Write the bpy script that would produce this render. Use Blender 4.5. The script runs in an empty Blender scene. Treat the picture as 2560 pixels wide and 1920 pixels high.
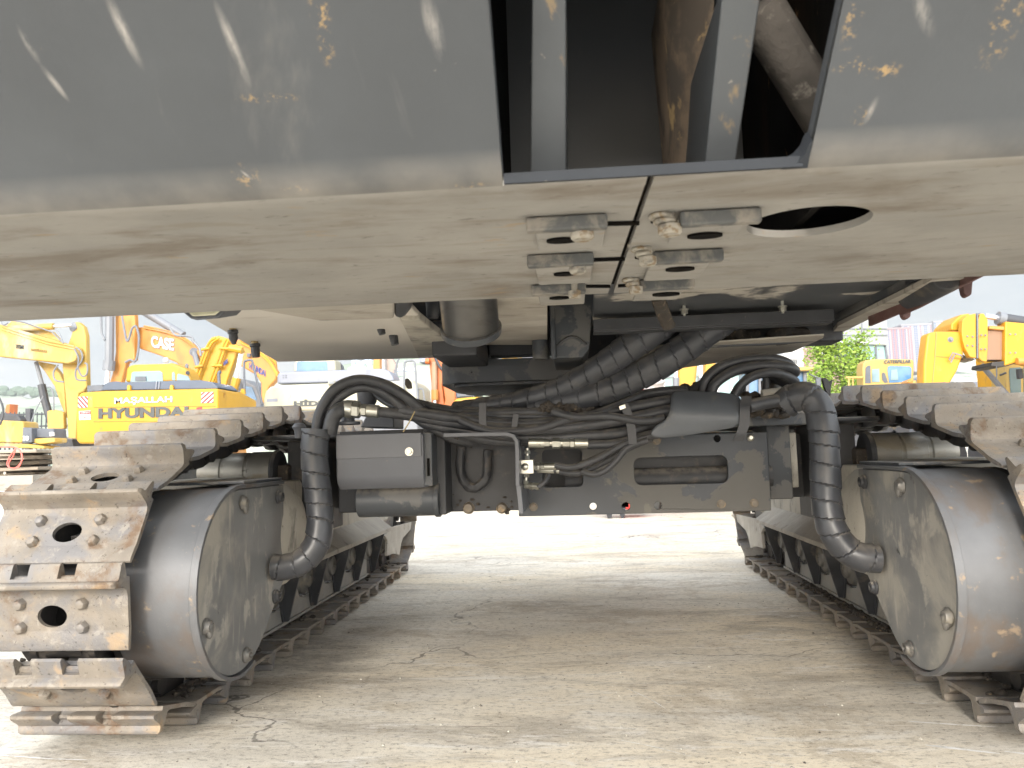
import bpy, bmesh, math, random
from mathutils import Vector, Matrix, noise
random.seed(7)
S = bpy.context.scene
COL = S.collection
R = math.radians
# ---------------------------------------------------------------- camera
YAW, PITCH, ROLL, HC, FPX = 0.07913738, 0.09032836, -0.030, 0.931, 1923.0
_F = Vector((-math.sin(YAW)*math.cos(PITCH), math.cos(YAW)*math.cos(PITCH), math.sin(PITCH)))
_R0 = Vector((math.cos(YAW), math.sin(YAW), 0)); _U0 = _R0.cross(_F)
_R = _R0*math.cos(ROLL)+_U0*math.sin(ROLL); _U = -_R0*math.sin(ROLL)+_U0*math.cos(ROLL)
CAM = Vector((0, 0, HC))
cd = bpy.data.cameras.new('camera'); cam = bpy.data.objects.new('camera', cd); COL.objects.link(cam)
cd.sensor_width = 36; cd.lens = 36*FPX/2560; cd.clip_start = .05; cd.clip_end = 3000
M = Matrix((_R, _U, -_F)).transposed().to_4x4(); M.translation = CAM; cam.matrix_world = M
cd.dof.use_dof = True; cd.dof.focus_distance = 3.6; cd.dof.aperture_fstop = 7.0
S.camera = cam
def ray(x, y): return _F+_R*((x-1280)/FPX)-_U*((y-960)/FPX)
def PY(x, y, Y): d = ray(x, y); return CAM+d*(Y/d.y)
def PZ(x, y, Z): d = ray(x, y); return CAM+d*((Z-HC)/d.z)
def PX(x, y, X): d = ray(x, y); return CAM+d*(X/d.x)
# ---------------------------------------------------------------- world: bright overcast sky
SKY_SUNSIDE, SKY_AHEAD = 1.8, .35
SUN_EL, SUN_AZ = R(20), R(187)      # azimuth clockwise from +Y: the veiled sun stands behind the viewer and shines in under the counterweight
W = bpy.data.worlds.new('World'); S.world = W; W.use_nodes = True
nt = W.node_tree; nt.nodes.clear()
out = nt.nodes.new('ShaderNodeOutputWorld'); bg = nt.nodes.new('ShaderNodeBackground')
sky = nt.nodes.new('ShaderNodeTexSky'); sky.sky_type = 'NISHITA'; sky.sun_disc = False
sky.sun_elevation = SUN_EL; sky.sun_rotation = SUN_AZ; sky.dust_density = 3; sky.air_density = 1.2
tc = nt.nodes.new('ShaderNodeTexCoord'); mp = nt.nodes.new('ShaderNodeMapping'); mp.inputs['Scale'].default_value = (1, 1, 4.5)
nz = nt.nodes.new('ShaderNodeTexNoise'); nz.inputs['Scale'].default_value = 2.3; nz.inputs['Detail'].default_value = 7; nz.inputs['Roughness'].default_value = .55
rp = nt.nodes.new('ShaderNodeValToRGB'); rp.color_ramp.elements[0].position = .3; rp.color_ramp.elements[0].color = (4.6, 5.2, 6.0, 1)
rp.color_ramp.elements[1].position = .68; rp.color_ramp.elements[1].color = (8.2, 8.2, 7.9, 1)
mx = nt.nodes.new('ShaderNodeMix'); mx.data_type = 'RGBA'; mx.inputs[0].default_value = .84
nt.links.new(tc.outputs['Generated'], mp.inputs[0]); nt.links.new(mp.outputs[0], nz.inputs['Vector']); nt.links.new(nz.outputs['Fac'], rp.inputs[0])
nt.links.new(sky.outputs[0], mx.inputs[6]); nt.links.new(rp.outputs[0], mx.inputs[7]); nt.links.new(mx.outputs[2], bg.inputs[0])
# overcast sky: about twice as bright overhead as near the horizon
sx = nt.nodes.new('ShaderNodeSeparateXYZ'); mr = nt.nodes.new('ShaderNodeMapRange'); mr.inputs['To Min'].default_value = .95; mr.inputs['To Max'].default_value = 1.2
mu = nt.nodes.new('ShaderNodeVectorMath'); mu.operation = 'SCALE'; nt.links.new(tc.outputs['Generated'], sx.inputs[0]); nt.links.new(sx.outputs[2], mr.inputs['Value']); nt.links.new(mx.outputs[2], mu.inputs[0]); nt.links.new(mr.outputs[0], mu.inputs['Scale'])
# the veiled sun side (behind the viewer) is several times brighter than the sky ahead
mr2 = nt.nodes.new('ShaderNodeMapRange'); mr2.inputs['From Min'].default_value = -1; mr2.inputs['To Min'].default_value = SKY_SUNSIDE; mr2.inputs['To Max'].default_value = SKY_AHEAD; mr2.interpolation_type = 'SMOOTHSTEP'
mu2 = nt.nodes.new('ShaderNodeVectorMath'); mu2.operation = 'SCALE'; nt.links.new(sx.outputs[1], mr2.inputs['Value']); nt.links.new(mu.outputs[0], mu2.inputs[0]); nt.links.new(mr2.outputs[0], mu2.inputs['Scale'])
nt.links.new(mu2.outputs[0], bg.inputs[0])
nt.links.new(bg.outputs[0], out.inputs[0]); bg.inputs[1].default_value = .15
sd = bpy.data.lights.new('sun', 'SUN'); sd.energy = 1.5; sd.angle = R(14); sd.color = (1, .955, .89)
sun = bpy.data.objects.new('sun', sd); COL.objects.link(sun)
_sdir = Vector((math.sin(SUN_AZ)*math.cos(SUN_EL), math.cos(SUN_AZ)*math.cos(SUN_EL), math.sin(SUN_EL)))
sun.rotation_euler = _sdir.to_track_quat('Z', 'Y').to_euler(); sun.location = _sdir*50
S.view_settings.view_transform = 'Standard'; S.view_settings.look = 'None'; S.view_settings.gamma = 1
S.view_settings.exposure = 1.12
S.render.engine = 'CYCLES'
S.cycles.max_bounces = 10; S.cycles.diffuse_bounces = 7
# ---------------------------------------------------------------- materials
class NT:
    def __init__(s, name):
        s.m = bpy.data.materials.new(name); s.m.use_nodes = True; s.t = s.m.node_tree
        s.b = s.t.nodes['Principled BSDF']
        g = s.t.nodes.new('ShaderNodeNewGeometry'); s.pos = g.outputs['Position']; s.nrm = g.outputs['Normal']; s.cache = {}
    def L(s, a, b): s.t.links.new(a, b)
    def noise(s, scale, detail=4, rough=.55, stretch=(1, 1, 1), dist=0, off=0):
        mp = s.t.nodes.new('ShaderNodeMapping'); mp.inputs['Scale'].default_value = stretch; mp.inputs['Location'].default_value = (off, off*.7, off*1.3)
        s.L(s.pos, mp.inputs[0])
        n = s.t.nodes.new('ShaderNodeTexNoise'); n.inputs['Scale'].default_value = scale; n.inputs['Detail'].default_value = detail
        n.inputs['Roughness'].default_value = rough; n.inputs['Distortion'].default_value = dist
        s.L(mp.outputs[0], n.inputs['Vector']); return n.outputs['Fac']
    def ramp(s, v, lo, hi):
        r = s.t.nodes.new('ShaderNodeMapRange'); r.inputs['From Min'].default_value = lo; r.inputs['From Max'].default_value = hi; r.clamp = True
        r.interpolation_type = 'SMOOTHSTEP'
        s.L(v, r.inputs['Value']); return r.outputs['Result']
    def mul(s, a, k, op='MULTIPLY'):
        n = s.t.nodes.new('ShaderNodeMath'); n.operation = op
        if isinstance(a, (int, float)): n.inputs[0].default_value = a
        else: s.L(a, n.inputs[0])
        if isinstance(k, (int, float)): n.inputs[1].default_value = k
        else: s.L(k, n.inputs[1])
        return n.outputs[0]
    def mix(s, fac, a, b):
        n = s.t.nodes.new('ShaderNodeMix'); n.data_type = 'RGBA'
        if isinstance(fac, (int, float)): n.inputs[0].default_value = fac
        else: s.L(fac, n.inputs[0])
        for i, c in ((6, a), (7, b)):
            if isinstance(c, tuple): n.inputs[i].default_value = (*c[:3], 1)
            else: s.L(c, n.inputs[i])
        return n.outputs[2]
    def bump(s, v, strength, dist=.003):
        n = s.t.nodes.new('ShaderNodeBump'); n.inputs['Strength'].default_value = strength; n.inputs['Distance'].default_value = dist
        s.L(v, n.inputs['Height']); s.L(n.outputs[0], s.b.inputs['Normal'])
def srf(name, base, rough=.6, metal=0, layers=(), var=.12, vscale=6, bump=0, bscale=60, bdist=.002, spec=.5, up=None, emit=None):
    """layers: (colour, scale, lo, hi, strength, stretch, roughness or None)"""
    n = NT(name)
    b2 = tuple(min(1, c*(1+var)) for c in base); b1 = tuple(c*(1-var) for c in base)
    c = n.mix(n.ramp(n.noise(vscale, 5), .3, .7), b1, b2)
    rg = rough
    for i, (lc, sc, lo, hi, st, sr, lr) in enumerate(layers):
        f = n.mul(n.ramp(n.noise(sc, 7, .62, sr, .4, 3.7*i+1.3), lo, hi), st)
        c = n.mix(f, c, lc)
        if lr is not None:
            x = n.t.nodes.new('ShaderNodeMix'); x.data_type = 'FLOAT'; n.L(f, x.inputs[0])
            if isinstance(rg, float) or isinstance(rg, int): x.inputs[2].default_value = rg
            else: n.L(rg, x.inputs[2])
            x.inputs[3].default_value = lr; rg = x.outputs[0]
    if up:
        sp = n.t.nodes.new('ShaderNodeSeparateXYZ'); n.L(n.nrm, sp.inputs[0])
        f = n.mul(n.ramp(sp.outputs[2], .25, .9), n.mul(n.ramp(n.noise(30, 4), .25, .6), up[1]))
        c = n.mix(f, c, up[0])
    n.L(c, n.b.inputs['Base Color'])
    if isinstance(rg, (int, float)): n.b.inputs['Roughness'].default_value = rg
    else: n.L(rg, n.b.inputs['Roughness'])
    n.b.inputs['Metallic'].default_value = metal; n.b.inputs['Specular IOR Level'].default_value = spec
    if bump: n.bump(n.noise(bscale, 6, .6), bump, bdist)
    if emit: n.b.inputs['Emission Color'].default_value = (*emit[0], 1); n.b.inputs['Emission Strength'].default_value = emit[1]
    return n.m
one = (1, 1, 1)
DUST = (.36, .32, .265)
MUD = (.40, .35, .28)
mCWface = srf('counterweight_paint', (.061, .066, .072), .5, 0, [((.30, .28, .25), 3.2, .6, .72, .25, (1.5, .4, .4), .8), ((.42, .25, .07), 9, .70, .73, .9, (1, 1, .5), .9), (DUST, 26, .70, .76, .6, one, .9)], .12, 2.5, .15, 90)
mCWunder = srf('dusty_counterweight_bottom', (.28, .268, .246), .8, 0, [((.10, .075, .055), 1.9, .56, .72, .55, (.8, 1.6, 1), .8), ((.07, .062, .052), 34, .60, .70, .55, (.6, 1.5, 1), None), ((.20, .17, .13), 13, .52, .66, .45, (.35, 1.8, 1), None), ((.15, .12, .09), 3.4, .50, .68, .75, (.5, 1.3, 1), .8), ((.31, .295, .27), 3, .47, .65, .8, (.7, 1.4, 1), None), ((.33, .22, .11), 22, .64, .74, .5, (.4, 1, 1), None), ((.10, .09, .08), 16, .68, .74, .5, (.3, 1.3, 1), None)], .12, 3, .25, 60)
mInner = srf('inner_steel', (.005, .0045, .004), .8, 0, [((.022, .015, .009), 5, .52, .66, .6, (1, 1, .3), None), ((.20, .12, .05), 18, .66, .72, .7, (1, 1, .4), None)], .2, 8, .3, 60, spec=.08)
mRib = srf('rib_paint', (.06, .065, .07), .5, 0, [((.22, .16, .09), 15, .58, .66, .8, (1, 1, .5), .9), (DUST, 30, .66, .74, .6, one, .9)], .1, 4, .15, 80)
mCH = srf('chassis_paint', (.048, .053, .060), .45, 0, [(DUST, 14, .60, .72, .32, one, .9), ((.17, .16, .145), 4.2, .52, .55, .55, one, .75), (MUD, 70, .70, .76, .5, one, .9)], .12, 5, .12, 80, up=(DUST, .55))
mFlake = srf('flaking_chassis_paint', (.042, .048, .058), .42, 0, [((.135, .128, .115), 2.6, .47, .485, .85, (1, 1, 1.2), .75), ((.26, .24, .20), 9, .60, .66, .4, one, .85), (MUD, 60, .69, .75, .5, one, .9)], .1, 5, .10, 80)
mCHd = srf('dark_chassis_steel', (.035, .036, .040), .55, 0, [((.16, .135, .105), 10, .55, .72, .6, one, .9), ((.2, .17, .13), 60, .66, .74, .6, one, .9)], .2, 8, .35, 60, up=(DUST, .6))
mPlain = srf('smooth_grey_paint', (.105, .109, .122), .42, 0, [(DUST, 24, .66, .8, .3, one, .9), ((.33, .22, .13), 11, .72, .745, .8, (1, 1, 2), .9)], .06, 3, .08, 90)
mMudP = srf('muddy_steel', (.42, .39, .335), .85, 0, [((.09, .085, .08), 7, .52, .68, .75, (1, 1, .45), .6), ((.42, .39, .33), 11, .5, .7, .7, (1, 1, .35), None), ((.06, .055, .05), 55, .62, .72, .6, (1, 1, .5), None)], .15, 5, .4, 50)
mMudU = srf('muddy_underside', (.36, .33, .285), .85, 0, [((.12, .105, .09), 9, .56, .72, .7, (.35, 1.3, 1), None), ((.48, .45, .40), 6, .5, .68, .7, (.5, 1.2, 1), None), ((.10, .085, .07), 45, .62, .70, .6, (.3, 1.2, 1), None)], .12, 4, .3, 40)
mPan = srf('dusty_belly_pan', (.60, .565, .51), .8, 0, [((.30, .24, .18), 8, .62, .78, .6, (.3, 1.2, 1), None), ((.20, .165, .13), 20, .70, .76, .6, (.2, 1.4, 1), None)], .06, 3, .15, 40)
mCover = srf('final_drive_paint', (.16, .16, .158), .5, 0, [((.37, .345, .30), 7.5, .54, .62, .7, (1, 1, .8), .9), ((.34, .315, .27), 2.3, .44, .60, .85, (1, 1, 1), .85), ((.40, .37, .32), 26, .54, .70, .55, (1, 1, .18), .9), ((.05, .047, .045), 17, .66, .72, .7, (1, 1, .6), .8), ((.05, .045, .04), 60, .68, .74, .6, one, .8)], .12, 3, .22, 60, .0015)
mWrap = srf('worn_drum_steel', (.13, .132, .138), .48, .3, [((.15, .11, .08), 4, .48, .68, .6, (1.6, 1, 1), .7), ((.36, .27, .18), 15, .60, .68, .7, one, .9), ((.35, .37, .42), 5, .6, .8, .5, (1, 1, 1), .3), ((.34, .30, .24), 90, .66, .72, .6, one, .9)], .15, 4, .2, 70)
mShoe = srf('track_shoe_steel', (.225, .195, .16), .62, .2, [((.15, .148, .155), 5, .46, .62, .75, one, .42), ((.15, .085, .045), 7, .55, .68, .7, one, .9), ((.40, .28, .16), 8, .58, .70, .6, one, .9), ((.34, .31, .27), 24, .56, .68, .6, one, .9), ((.05, .042, .035), 90, .60, .68, .65, one, .9), ((.48, .44, .37), 60, .68, .75, .55, one, .9)], .15, 9, .55, 90, .003)
mLink = srf('track_link_steel', (.048, .044, .042), .5, .4, [((.14, .115, .09), 13, .52, .7, .6, one, .9), ((.30, .27, .24), 30, .68, .75, .5, one, .6)], .2, 10, .4, 60)
mPlateTop = mShoe
mRoll = srf('roller_steel', (.18, .172, .16), .5, .5, [((.33, .29, .22), 10, .5, .68, .7, (1, 1, 1), .85), ((.06, .055, .05), 20, .6, .7, .6, one, .8)], .15, 6, .25, 60)
mDrum = srf('carrier_drum_steel', (.36, .345, .31), .45, .5, [((.33, .28, .2), 12, .5, .68, .8, (.4, 1, 1), .85), ((.08, .07, .06), 30, .62, .72, .6, (.3, 1, 1), .8)], .15, 6, .2, 60)
mHose = srf('hose_rubber', (.034, .035, .039), .42, 0, [((.13, .105, .08), 18, .60, .74, .5, one, .9), ((.07, .07, .072), 9, .5, .7, .6, one, .6)], .2, 12, .2, 120, up=((.24, .215, .18), .55))
mWrapH = srf('spiral_wrap_rubber', (.042, .044, .050), .36, 0, [((.09, .085, .08), 11, .52, .72, .5, one, .7), ((.22, .19, .15), 45, .70, .76, .5, one, .9)], .2, 10, .12, 100, up=((.24, .215, .18), .55))
mMuck = srf('oily_mud', (.045, .036, .028), .8, 0, [((.24, .18, .11), 40, .55, .68, .7, one, .95), ((.02, .018, .016), 20, .5, .7, .8, one, .4)], .25, 20, .8, 60, .006)
mZinc = srf('zinc_fitting', (.56, .55, .49), .3, .9, [((.16, .14, .11), 40, .60, .72, .6, one, .7)], .1, 20, .1, 80)
mBolt = srf('dirty_bolt', (.20, .17, .135), .7, .2, [((.42, .30, .17), 40, .52, .66, .7, one, .9)], .2, 30, .5, 90)
mCream = srf('dusty_bolt_head', (.36, .335, .285), .7, .2, [((.22, .15, .08), 50, .48, .60, .8, one, .9), ((.10, .09, .08), 30, .55, .66, .7, one, .6)], .1, 20, .3, 90)
mTube = srf('brushed_tube_steel', (.15, .148, .145), .33, .8, [((.10, .095, .09), 7, .5, .7, .5, (1, 1, 5), .5), ((.30, .26, .21), 25, .66, .74, .5, one, .8)], .1, 8, .12, 60)
mBrass = srf('brass_plug', (.33, .25, .12), .4, .6, [((.14, .10, .06), 50, .5, .7, .6, one, .8)])
mRed = srf('faded_red_steel', (.12, .062, .055), .6, 0, [((.30, .24, .2), 14, .55, .7, .6, one, .9), ((.10, .04, .035), 8, .5, .7, .5, one, .8)])
mBlackP = srf('black_plastic', (.03, .031, .034), .4)
mRubSheet = srf('rubber_sheet', (.085, .092, .102), .38, 0, [((.20, .18, .15), 12, .62, .72, .4, one, .8)], .1, 5, .08, 60)
mLens = srf('lamp_lens', (.70, .68, .50), .15, 0, [((.45, .42, .28), 30, .5, .7, .5, (1, 1, 4), None)])
# ---------------------------------------------------------------- mesh builder
class MB:
    def __init__(s): s.bm = bmesh.new(); s.slot = 0
    def _f(s, vs):
        try: f = s.bm.faces.new(vs)
        except ValueError: return None
        f.material_index = s.slot; return f
    def prism(s, pts, vec):
        vec = Vector(vec); a = [s.bm.verts.new(Vector(p)) for p in pts]; b = [s.bm.verts.new(Vector(p)+vec) for p in pts]
        n = len(a); s._f(a); s._f(b[::-1])
        for i in range(n): s._f([a[i], b[i], b[(i+1) % n], a[(i+1) % n]])
        return s
    def loft(s, A, B):
        a = [s.bm.verts.new(Vector(p)) for p in A]; b = [s.bm.verts.new(Vector(p)) for p in B]; n = len(a)
        s._f(a); s._f(b[::-1])
        for i in range(n): s._f([a[i], b[i], b[(i+1) % n], a[(i+1) % n]])
        return s
    def box(s, x0, x1, y0, y1, z0, z1):
        return s.prism([(x0, y0, z0), (x1, y0, z0), (x1, y0, z1), (x0, y0, z1)], (0, y1-y0, 0))
    def obox(s, c, ax, ay, az):
        c, ax, ay, az = map(Vector, (c, ax, ay, az))
        return s.prism([c-ax-ay-az, c+ax-ay-az, c+ax-ay+az, c-ax-ay+az], ay*2)
    def cyl(s, p0, p1, r0, r1=None, n=20, cap=True):
        p0, p1 = Vector(p0), Vector(p1); r1 = r0 if r1 is None else r1
        return s.lathe(p0, p1-p0, [(0, r0), ((p1-p0).length, r1)], n, cap)
    def lathe(s, o, axis, prof, n=28, cap=True, a0=0):
        o = Vector(o); w = Vector(axis).normalized(); u = w.orthogonal().normalized(); v = w.cross(u); rings = []
        for t, r in prof:
            rings.append([s.bm.verts.new(o+w*t+(u*math.cos(a0+2*math.pi*k/n)+v*math.sin(a0+2*math.pi*k/n))*max(r, 1e-5)) for k in range(n)])
        for i in range(len(rings)-1):
            for k in range(n): s._f([rings[i][k], rings[i][(k+1) % n], rings[i+1][(k+1) % n], rings[i+1][k]])
        if cap: s._f(rings[0][::-1]); s._f(rings[-1])
        return s
    def hexa(s, o, axis, r, h, dome=True):
        o = Vector(o); w = Vector(axis).normalized()
        s.lathe(o, w, [(0, r), (h*.8, r), (h, r*.8)], 6)
        return s
    def tube(s, pts, r, n=12, sub=6, cap=True, rf=None):
        P = smooth(pts, sub) if sub else [Vector(p) for p in pts]
        t0 = (P[1]-P[0]).normalized(); u = t0.orthogonal().normalized(); rings = []; L = 0
        for i, p in enumerate(P):
            t = (P[min(i+1, len(P)-1)]-P[max(i-1, 0)]).normalized()
            u = (u-t*u.dot(t)).normalized(); v = t.cross(u)
            if i: L += (p-P[i-1]).length
            ring = []
            for k in range(n):
                a = 2*math.pi*k/n; rr = rf(L, a) if rf else r
                ring.append(s.bm.verts.new(p+(u*math.cos(a)+v*math.sin(a))*rr))
            rings.append(ring)
        for i in range(len(rings)-1):
            for k in range(n): s._f([rings[i][k], rings[i][(k+1) % n], rings[i+1][(k+1) % n], rings[i+1][k]])
        if cap: s._f(rings[0][::-1]); s._f(rings[-1])
        return s
    def sphere(s, c, r, n=10, sc=(1, 1, 1)):
        res = bmesh.ops.create_icosphere(s.bm, subdivisions=2, radius=r)
        for v in res['verts']: v.co = Vector((v.co.x*sc[0], v.co.y*sc[1], v.co.z*sc[2]))+Vector(c)
        return s
    def sheet(s, outer, holes, o, u, v, th):
        """flat plate with holes: outer/holes are 2-d loops in the (u, v) frame, thickness th along u x v"""
        o, u, v = map(Vector, (o, u, v)); nrm = u.cross(v).normalized(); t = bmesh.new(); E = []
        for loop in [outer]+list(holes):
            vs = [t.verts.new(o+u*a+v*b) for a, b in loop]
            E += [t.edges.new((vs[i], vs[(i+1) % len(vs)])) for i in range(len(vs))]
        bmesh.ops.triangle_fill(t, use_beauty=True, use_dissolve=False, edges=E)
        t.verts.index_update(); base = [s.bm.verts.new(w.co) for w in t.verts]; top = [s.bm.verts.new(w.co+nrm*th) for w in t.verts]
        for f in t.faces:
            ids = [w.index for w in f.verts]; s._f([base[i] for i in ids]); s._f([top[i] for i in reversed(ids)])
        for e in E:
            if e.is_valid:
                a, b = e.verts[0].index, e.verts[1].index; s._f([base[a], base[b], top[b], top[a]])
        t.free(); return s
    def build(s, name, mats, parent=None, bevel=0, smooth_ang=35, jit=0, jsc=8):
        if jit:
            for v in s.bm.verts: v.co += noise.noise_vector(v.co*jsc)*jit
        bmesh.ops.recalc_face_normals(s.bm, faces=s.bm.faces[:])
        me = bpy.data.meshes.new(name); s.bm.to_mesh(me); s.bm.free()
        for m in (mats if isinstance(mats, (list, tuple)) else [mats]): me.materials.append(m)
        me.polygons.foreach_set('use_smooth', [True]*len(me.polygons)); me.set_sharp_from_angle(angle=R(smooth_ang))
        o = bpy.data.objects.new(name, me); COL.objects.link(o)
        if parent: o.parent = parent
        if bevel:
            b = o.modifiers.new('bevel', 'BEVEL'); b.width = bevel; b.segments = 2; b.limit_method = 'ANGLE'; b.angle_limit = R(40); b.harden_normals = True
        return o
def smooth(pts, sub=6):
    P = [Vector(p) for p in pts]; out = []
    for i in range(len(P)-1):
        a = P[max(i-1, 0)]; b = P[i]; c = P[i+1]; d = P[min(i+2, len(P)-1)]
        for k in range(sub):
            t = k/sub
            out.append(.5*((2*b)+(c-a)*t+(2*a-5*b+4*c-d)*t*t+(3*b-a-3*c+d)*t**3))
    out.append(P[-1]); return out
def tag(o, label=None, cat=None, group=None, kind=None):
    for k, v in (('label', label), ('category', cat), ('group', group), ('kind', kind)):
        if v: o[k] = v
    return o
def thing(name, label, cat, loc=(0, 0, 0), group=None):
    o = bpy.data.objects.new(name, None); COL.objects.link(o); o.empty_display_size = .3
    o['label'] = label; o['category'] = cat
    if group: o['group'] = group
    return o
def circ(cx, cy, r, n=20, ry=None, a0=0): return [(cx+r*math.cos(a0+2*math.pi*k/n), cy+(ry or r)*math.sin(a0+2*math.pi*k/n)) for k in range(n)]
def rrect(x0, x1, y0, y1, r, n=5):
    o = []
    for cx, cy, a in ((x1-r, y1-r, 0), (x0+r, y1-r, 90), (x0+r, y0+r, 180), (x1-r, y0+r, 270)):
        o += [(cx+r*math.cos(R(a+90*k/n)), cy+r*math.sin(R(a+90*k/n))) for k in range(n+1)]
    return o
def text(s, font_px, P0, P1, P2, mat, name='lettering', parent=None, th=.01, bold=0, shear=0):
    """lettering stretched over the rectangle whose lower-left, lower-right and upper-left corners are P0, P1, P2"""
    cu = bpy.data.curves.new(name, 'FONT'); cu.body = s; cu.extrude = .5; cu.offset = bold; cu.shear = shear; cu.resolution_u = 4
    ob = bpy.data.objects.new(name, cu); me = bpy.data.meshes.new_from_object(ob); bpy.data.objects.remove(ob)
    xs = [v.co.x for v in me.vertices]; ys = [v.co.y for v in me.vertices]; x0, x1, y0, y1 = min(xs), max(xs), min(ys), max(ys)
    u = P1-P0; w = P2-P0; nrm = u.cross(w).normalized()
    for v in me.vertices:
        a = (v.co.x-x0)/(x1-x0); b = (v.co.y-y0)/(y1-y0); v.co = P0+u*a+w*b+nrm*(th*(v.co.z+.5))
    me.materials.clear(); me.materials.append(mat)
    o = bpy.data.objects.new(name, me); COL.objects.link(o); o.parent = parent; return o
# ---------------------------------------------------------------- ground
def make_ground():
    n = NT('concrete')
    c = n.mix(n.ramp(n.noise(1.1, 8, .65, (.6, 1.3, 1), .3), .35, .66), (.56, .515, .445), (.74, .69, .60))
    c = n.mix(n.mul(n.ramp(n.noise(.5, 6, .6, (.6, 1.2, 1), .3, 9), .46, .66), .75), c, (.76, .65, .48))
    c = n.mix(n.mul(n.ramp(n.noise(2.2, 9, .72, (.55, 1.5, 1), .5, 4), .49, .65), .7), c, (.33, .29, .24))
    c = n.mix(n.mul(n.ramp(n.noise(2.9, 10, .75, (.5, 1.9, 1), .6, 17), .53, .68), .8), c, (.70, .67, .62))
    c = n.mix(n.mul(n.ramp(n.noise(1.6, 10, .8, (.7, 1.2, 1), .8, 51), .52, .62), .7), c, (.44, .37, .28))
    c = n.mix(n.mul(n.ramp(n.noise(8, 10, .8, (.4, 1.6, 1), .5, 6), .53, .66), .8), c, (.76, .73, .69))
    c = n.mix(n.mul(n.ramp(n.noise(6, 10, .8, (.5, 1.5, 1), .4, 27), .56, .70), .55), c, (.18, .155, .125))
    c = n.mix(n.mul(n.ramp(n.noise(40, 8, .8, (.7, 1.3, 1), 0, 2), .50, .64), .65), c, (.13, .11, .09))
    c = n.mix(n.mul(n.ramp(n.noise(110, 5, .8, one, 0, 5), .55, .66), .6), c, (.80, .77, .70))
    c = n.mix(n.mul(n.ramp(n.noise(170, 4, .8, one, 0, 8), .58, .66), .6), c, (.10, .085, .07))
    # long thin scratches swept by steel tracks
    for k, (rot, sc) in enumerate(((.25, 1.0), (-.5, 1.3), (1.1, .8))):
        mp = n.t.nodes.new('ShaderNodeMapping'); mp.inputs['Rotation'].default_value = (0, 0, rot); mp.inputs['Scale'].default_value = (.35*sc, 9*sc, 1); n.L(n.pos, mp.inputs[0])
        nz = n.t.nodes.new('ShaderNodeTexNoise'); nz.inputs['Scale'].default_value = 2.2; nz.inputs['Detail'].default_value = 3; n.L(mp.outputs[0], nz.inputs['Vector'])
        c = n.mix(n.mul(n.ramp(nz.outputs['Fac'], .66, .70), n.mul(n.ramp(n.noise(1.7, 5, .6, one, 0, 30+k), .48, .6), .55)), c, (.72, .69, .64) if k != 1 else (.17, .145, .12))
    vo = n.t.nodes.new('ShaderNodeTexVoronoi'); vo.feature = 'DISTANCE_TO_EDGE'; vo.inputs['Scale'].default_value = .42
    mp = n.t.nodes.new('ShaderNodeMapping'); nn = n.t.nodes.new('ShaderNodeTexNoise'); nn.inputs['Scale'].default_value = 2.2; nn.inputs['Detail'].default_value = 8
    n.L(n.pos, nn.inputs['Vector']); va = n.t.nodes.new('ShaderNodeVectorMath'); va.operation = 'MULTIPLY_ADD'; n.L(nn.outputs['Color'], va.inputs[0]); va.inputs[1].default_value = (.9, .9, 0); n.L(n.pos, va.inputs[2]); n.L(va.outputs[0], vo.inputs['Vector'])
    cr = n.mul(n.ramp(vo.outputs['Distance'], .0045, .0015), n.mul(n.ramp(n.noise(.9, 4, .5, one, 0, 12), .45, .6), .7))
    c = n.mix(cr, c, (.08, .07, .06))
    n.L(c, n.b.inputs['Base Color']); n.L(n.ramp(n.noise(3, 5), -.6, 1.0), n.b.inputs['Roughness'])
    n.b.inputs['Specular IOR Level'].default_value = .3
    n.bump(n.noise(60, 10, .8), .6, .006)
    g = MB(); g.slot = 0
    vs = [g.bm.verts.new(p) for p in ((-1500, -20, 0), (1500, -20, 0), (1500, 1500, 0), (-1500, 1500, 0))]; g._f(vs)
    tag(g.build('ground', n.m), 'streaky dusty concrete yard ground', None, None, 'structure')
make_ground()
rg = random.Random(77); gm = MB()
for k in range(1900):
    Yg = 2.1+8*rg.random()**1.6; Xg = rg.uniform(-1.35, 1.25)*(1 if Yg < 6.5 else 2.2); rr = rg.choice((.0012, .0018, .0025, .0035, .005))*rg.uniform(.7, 1.3)*(1.4 if rg.random() < .04 else 1)
    a_ = rg.uniform(0, 3.14); P4 = [(Xg+rr*math.cos(a_+t)*rg.uniform(.7, 1.2), Yg+rr*math.sin(a_+t)*rg.uniform(.7, 1.2), .001) for t in (0, 1.25, 2.5, 3.8, 5.0)]
    top = gm.bm.verts.new((Xg, Yg, rr*.9)); vs = [gm.bm.verts.new(p) for p in P4]
    for q in range(5): gm._f([vs[q], vs[(q+1) % 5], top])
gr_ = gm.build('loose_grit', srf('grit', (.26, .23, .19), .9, 0, [((.62, .58, .50), 25, .5, .56, .9, one, None), ((.07, .06, .05), 18, .55, .6, .9, one, None)], .3, 40)); gr_['kind'] = 'stuff'
mChalk = srf('white_marks', (.75, .74, .72), .9, 0, [((.5, .47, .42), 30, .5, .6, .8, one, None)])
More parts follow.
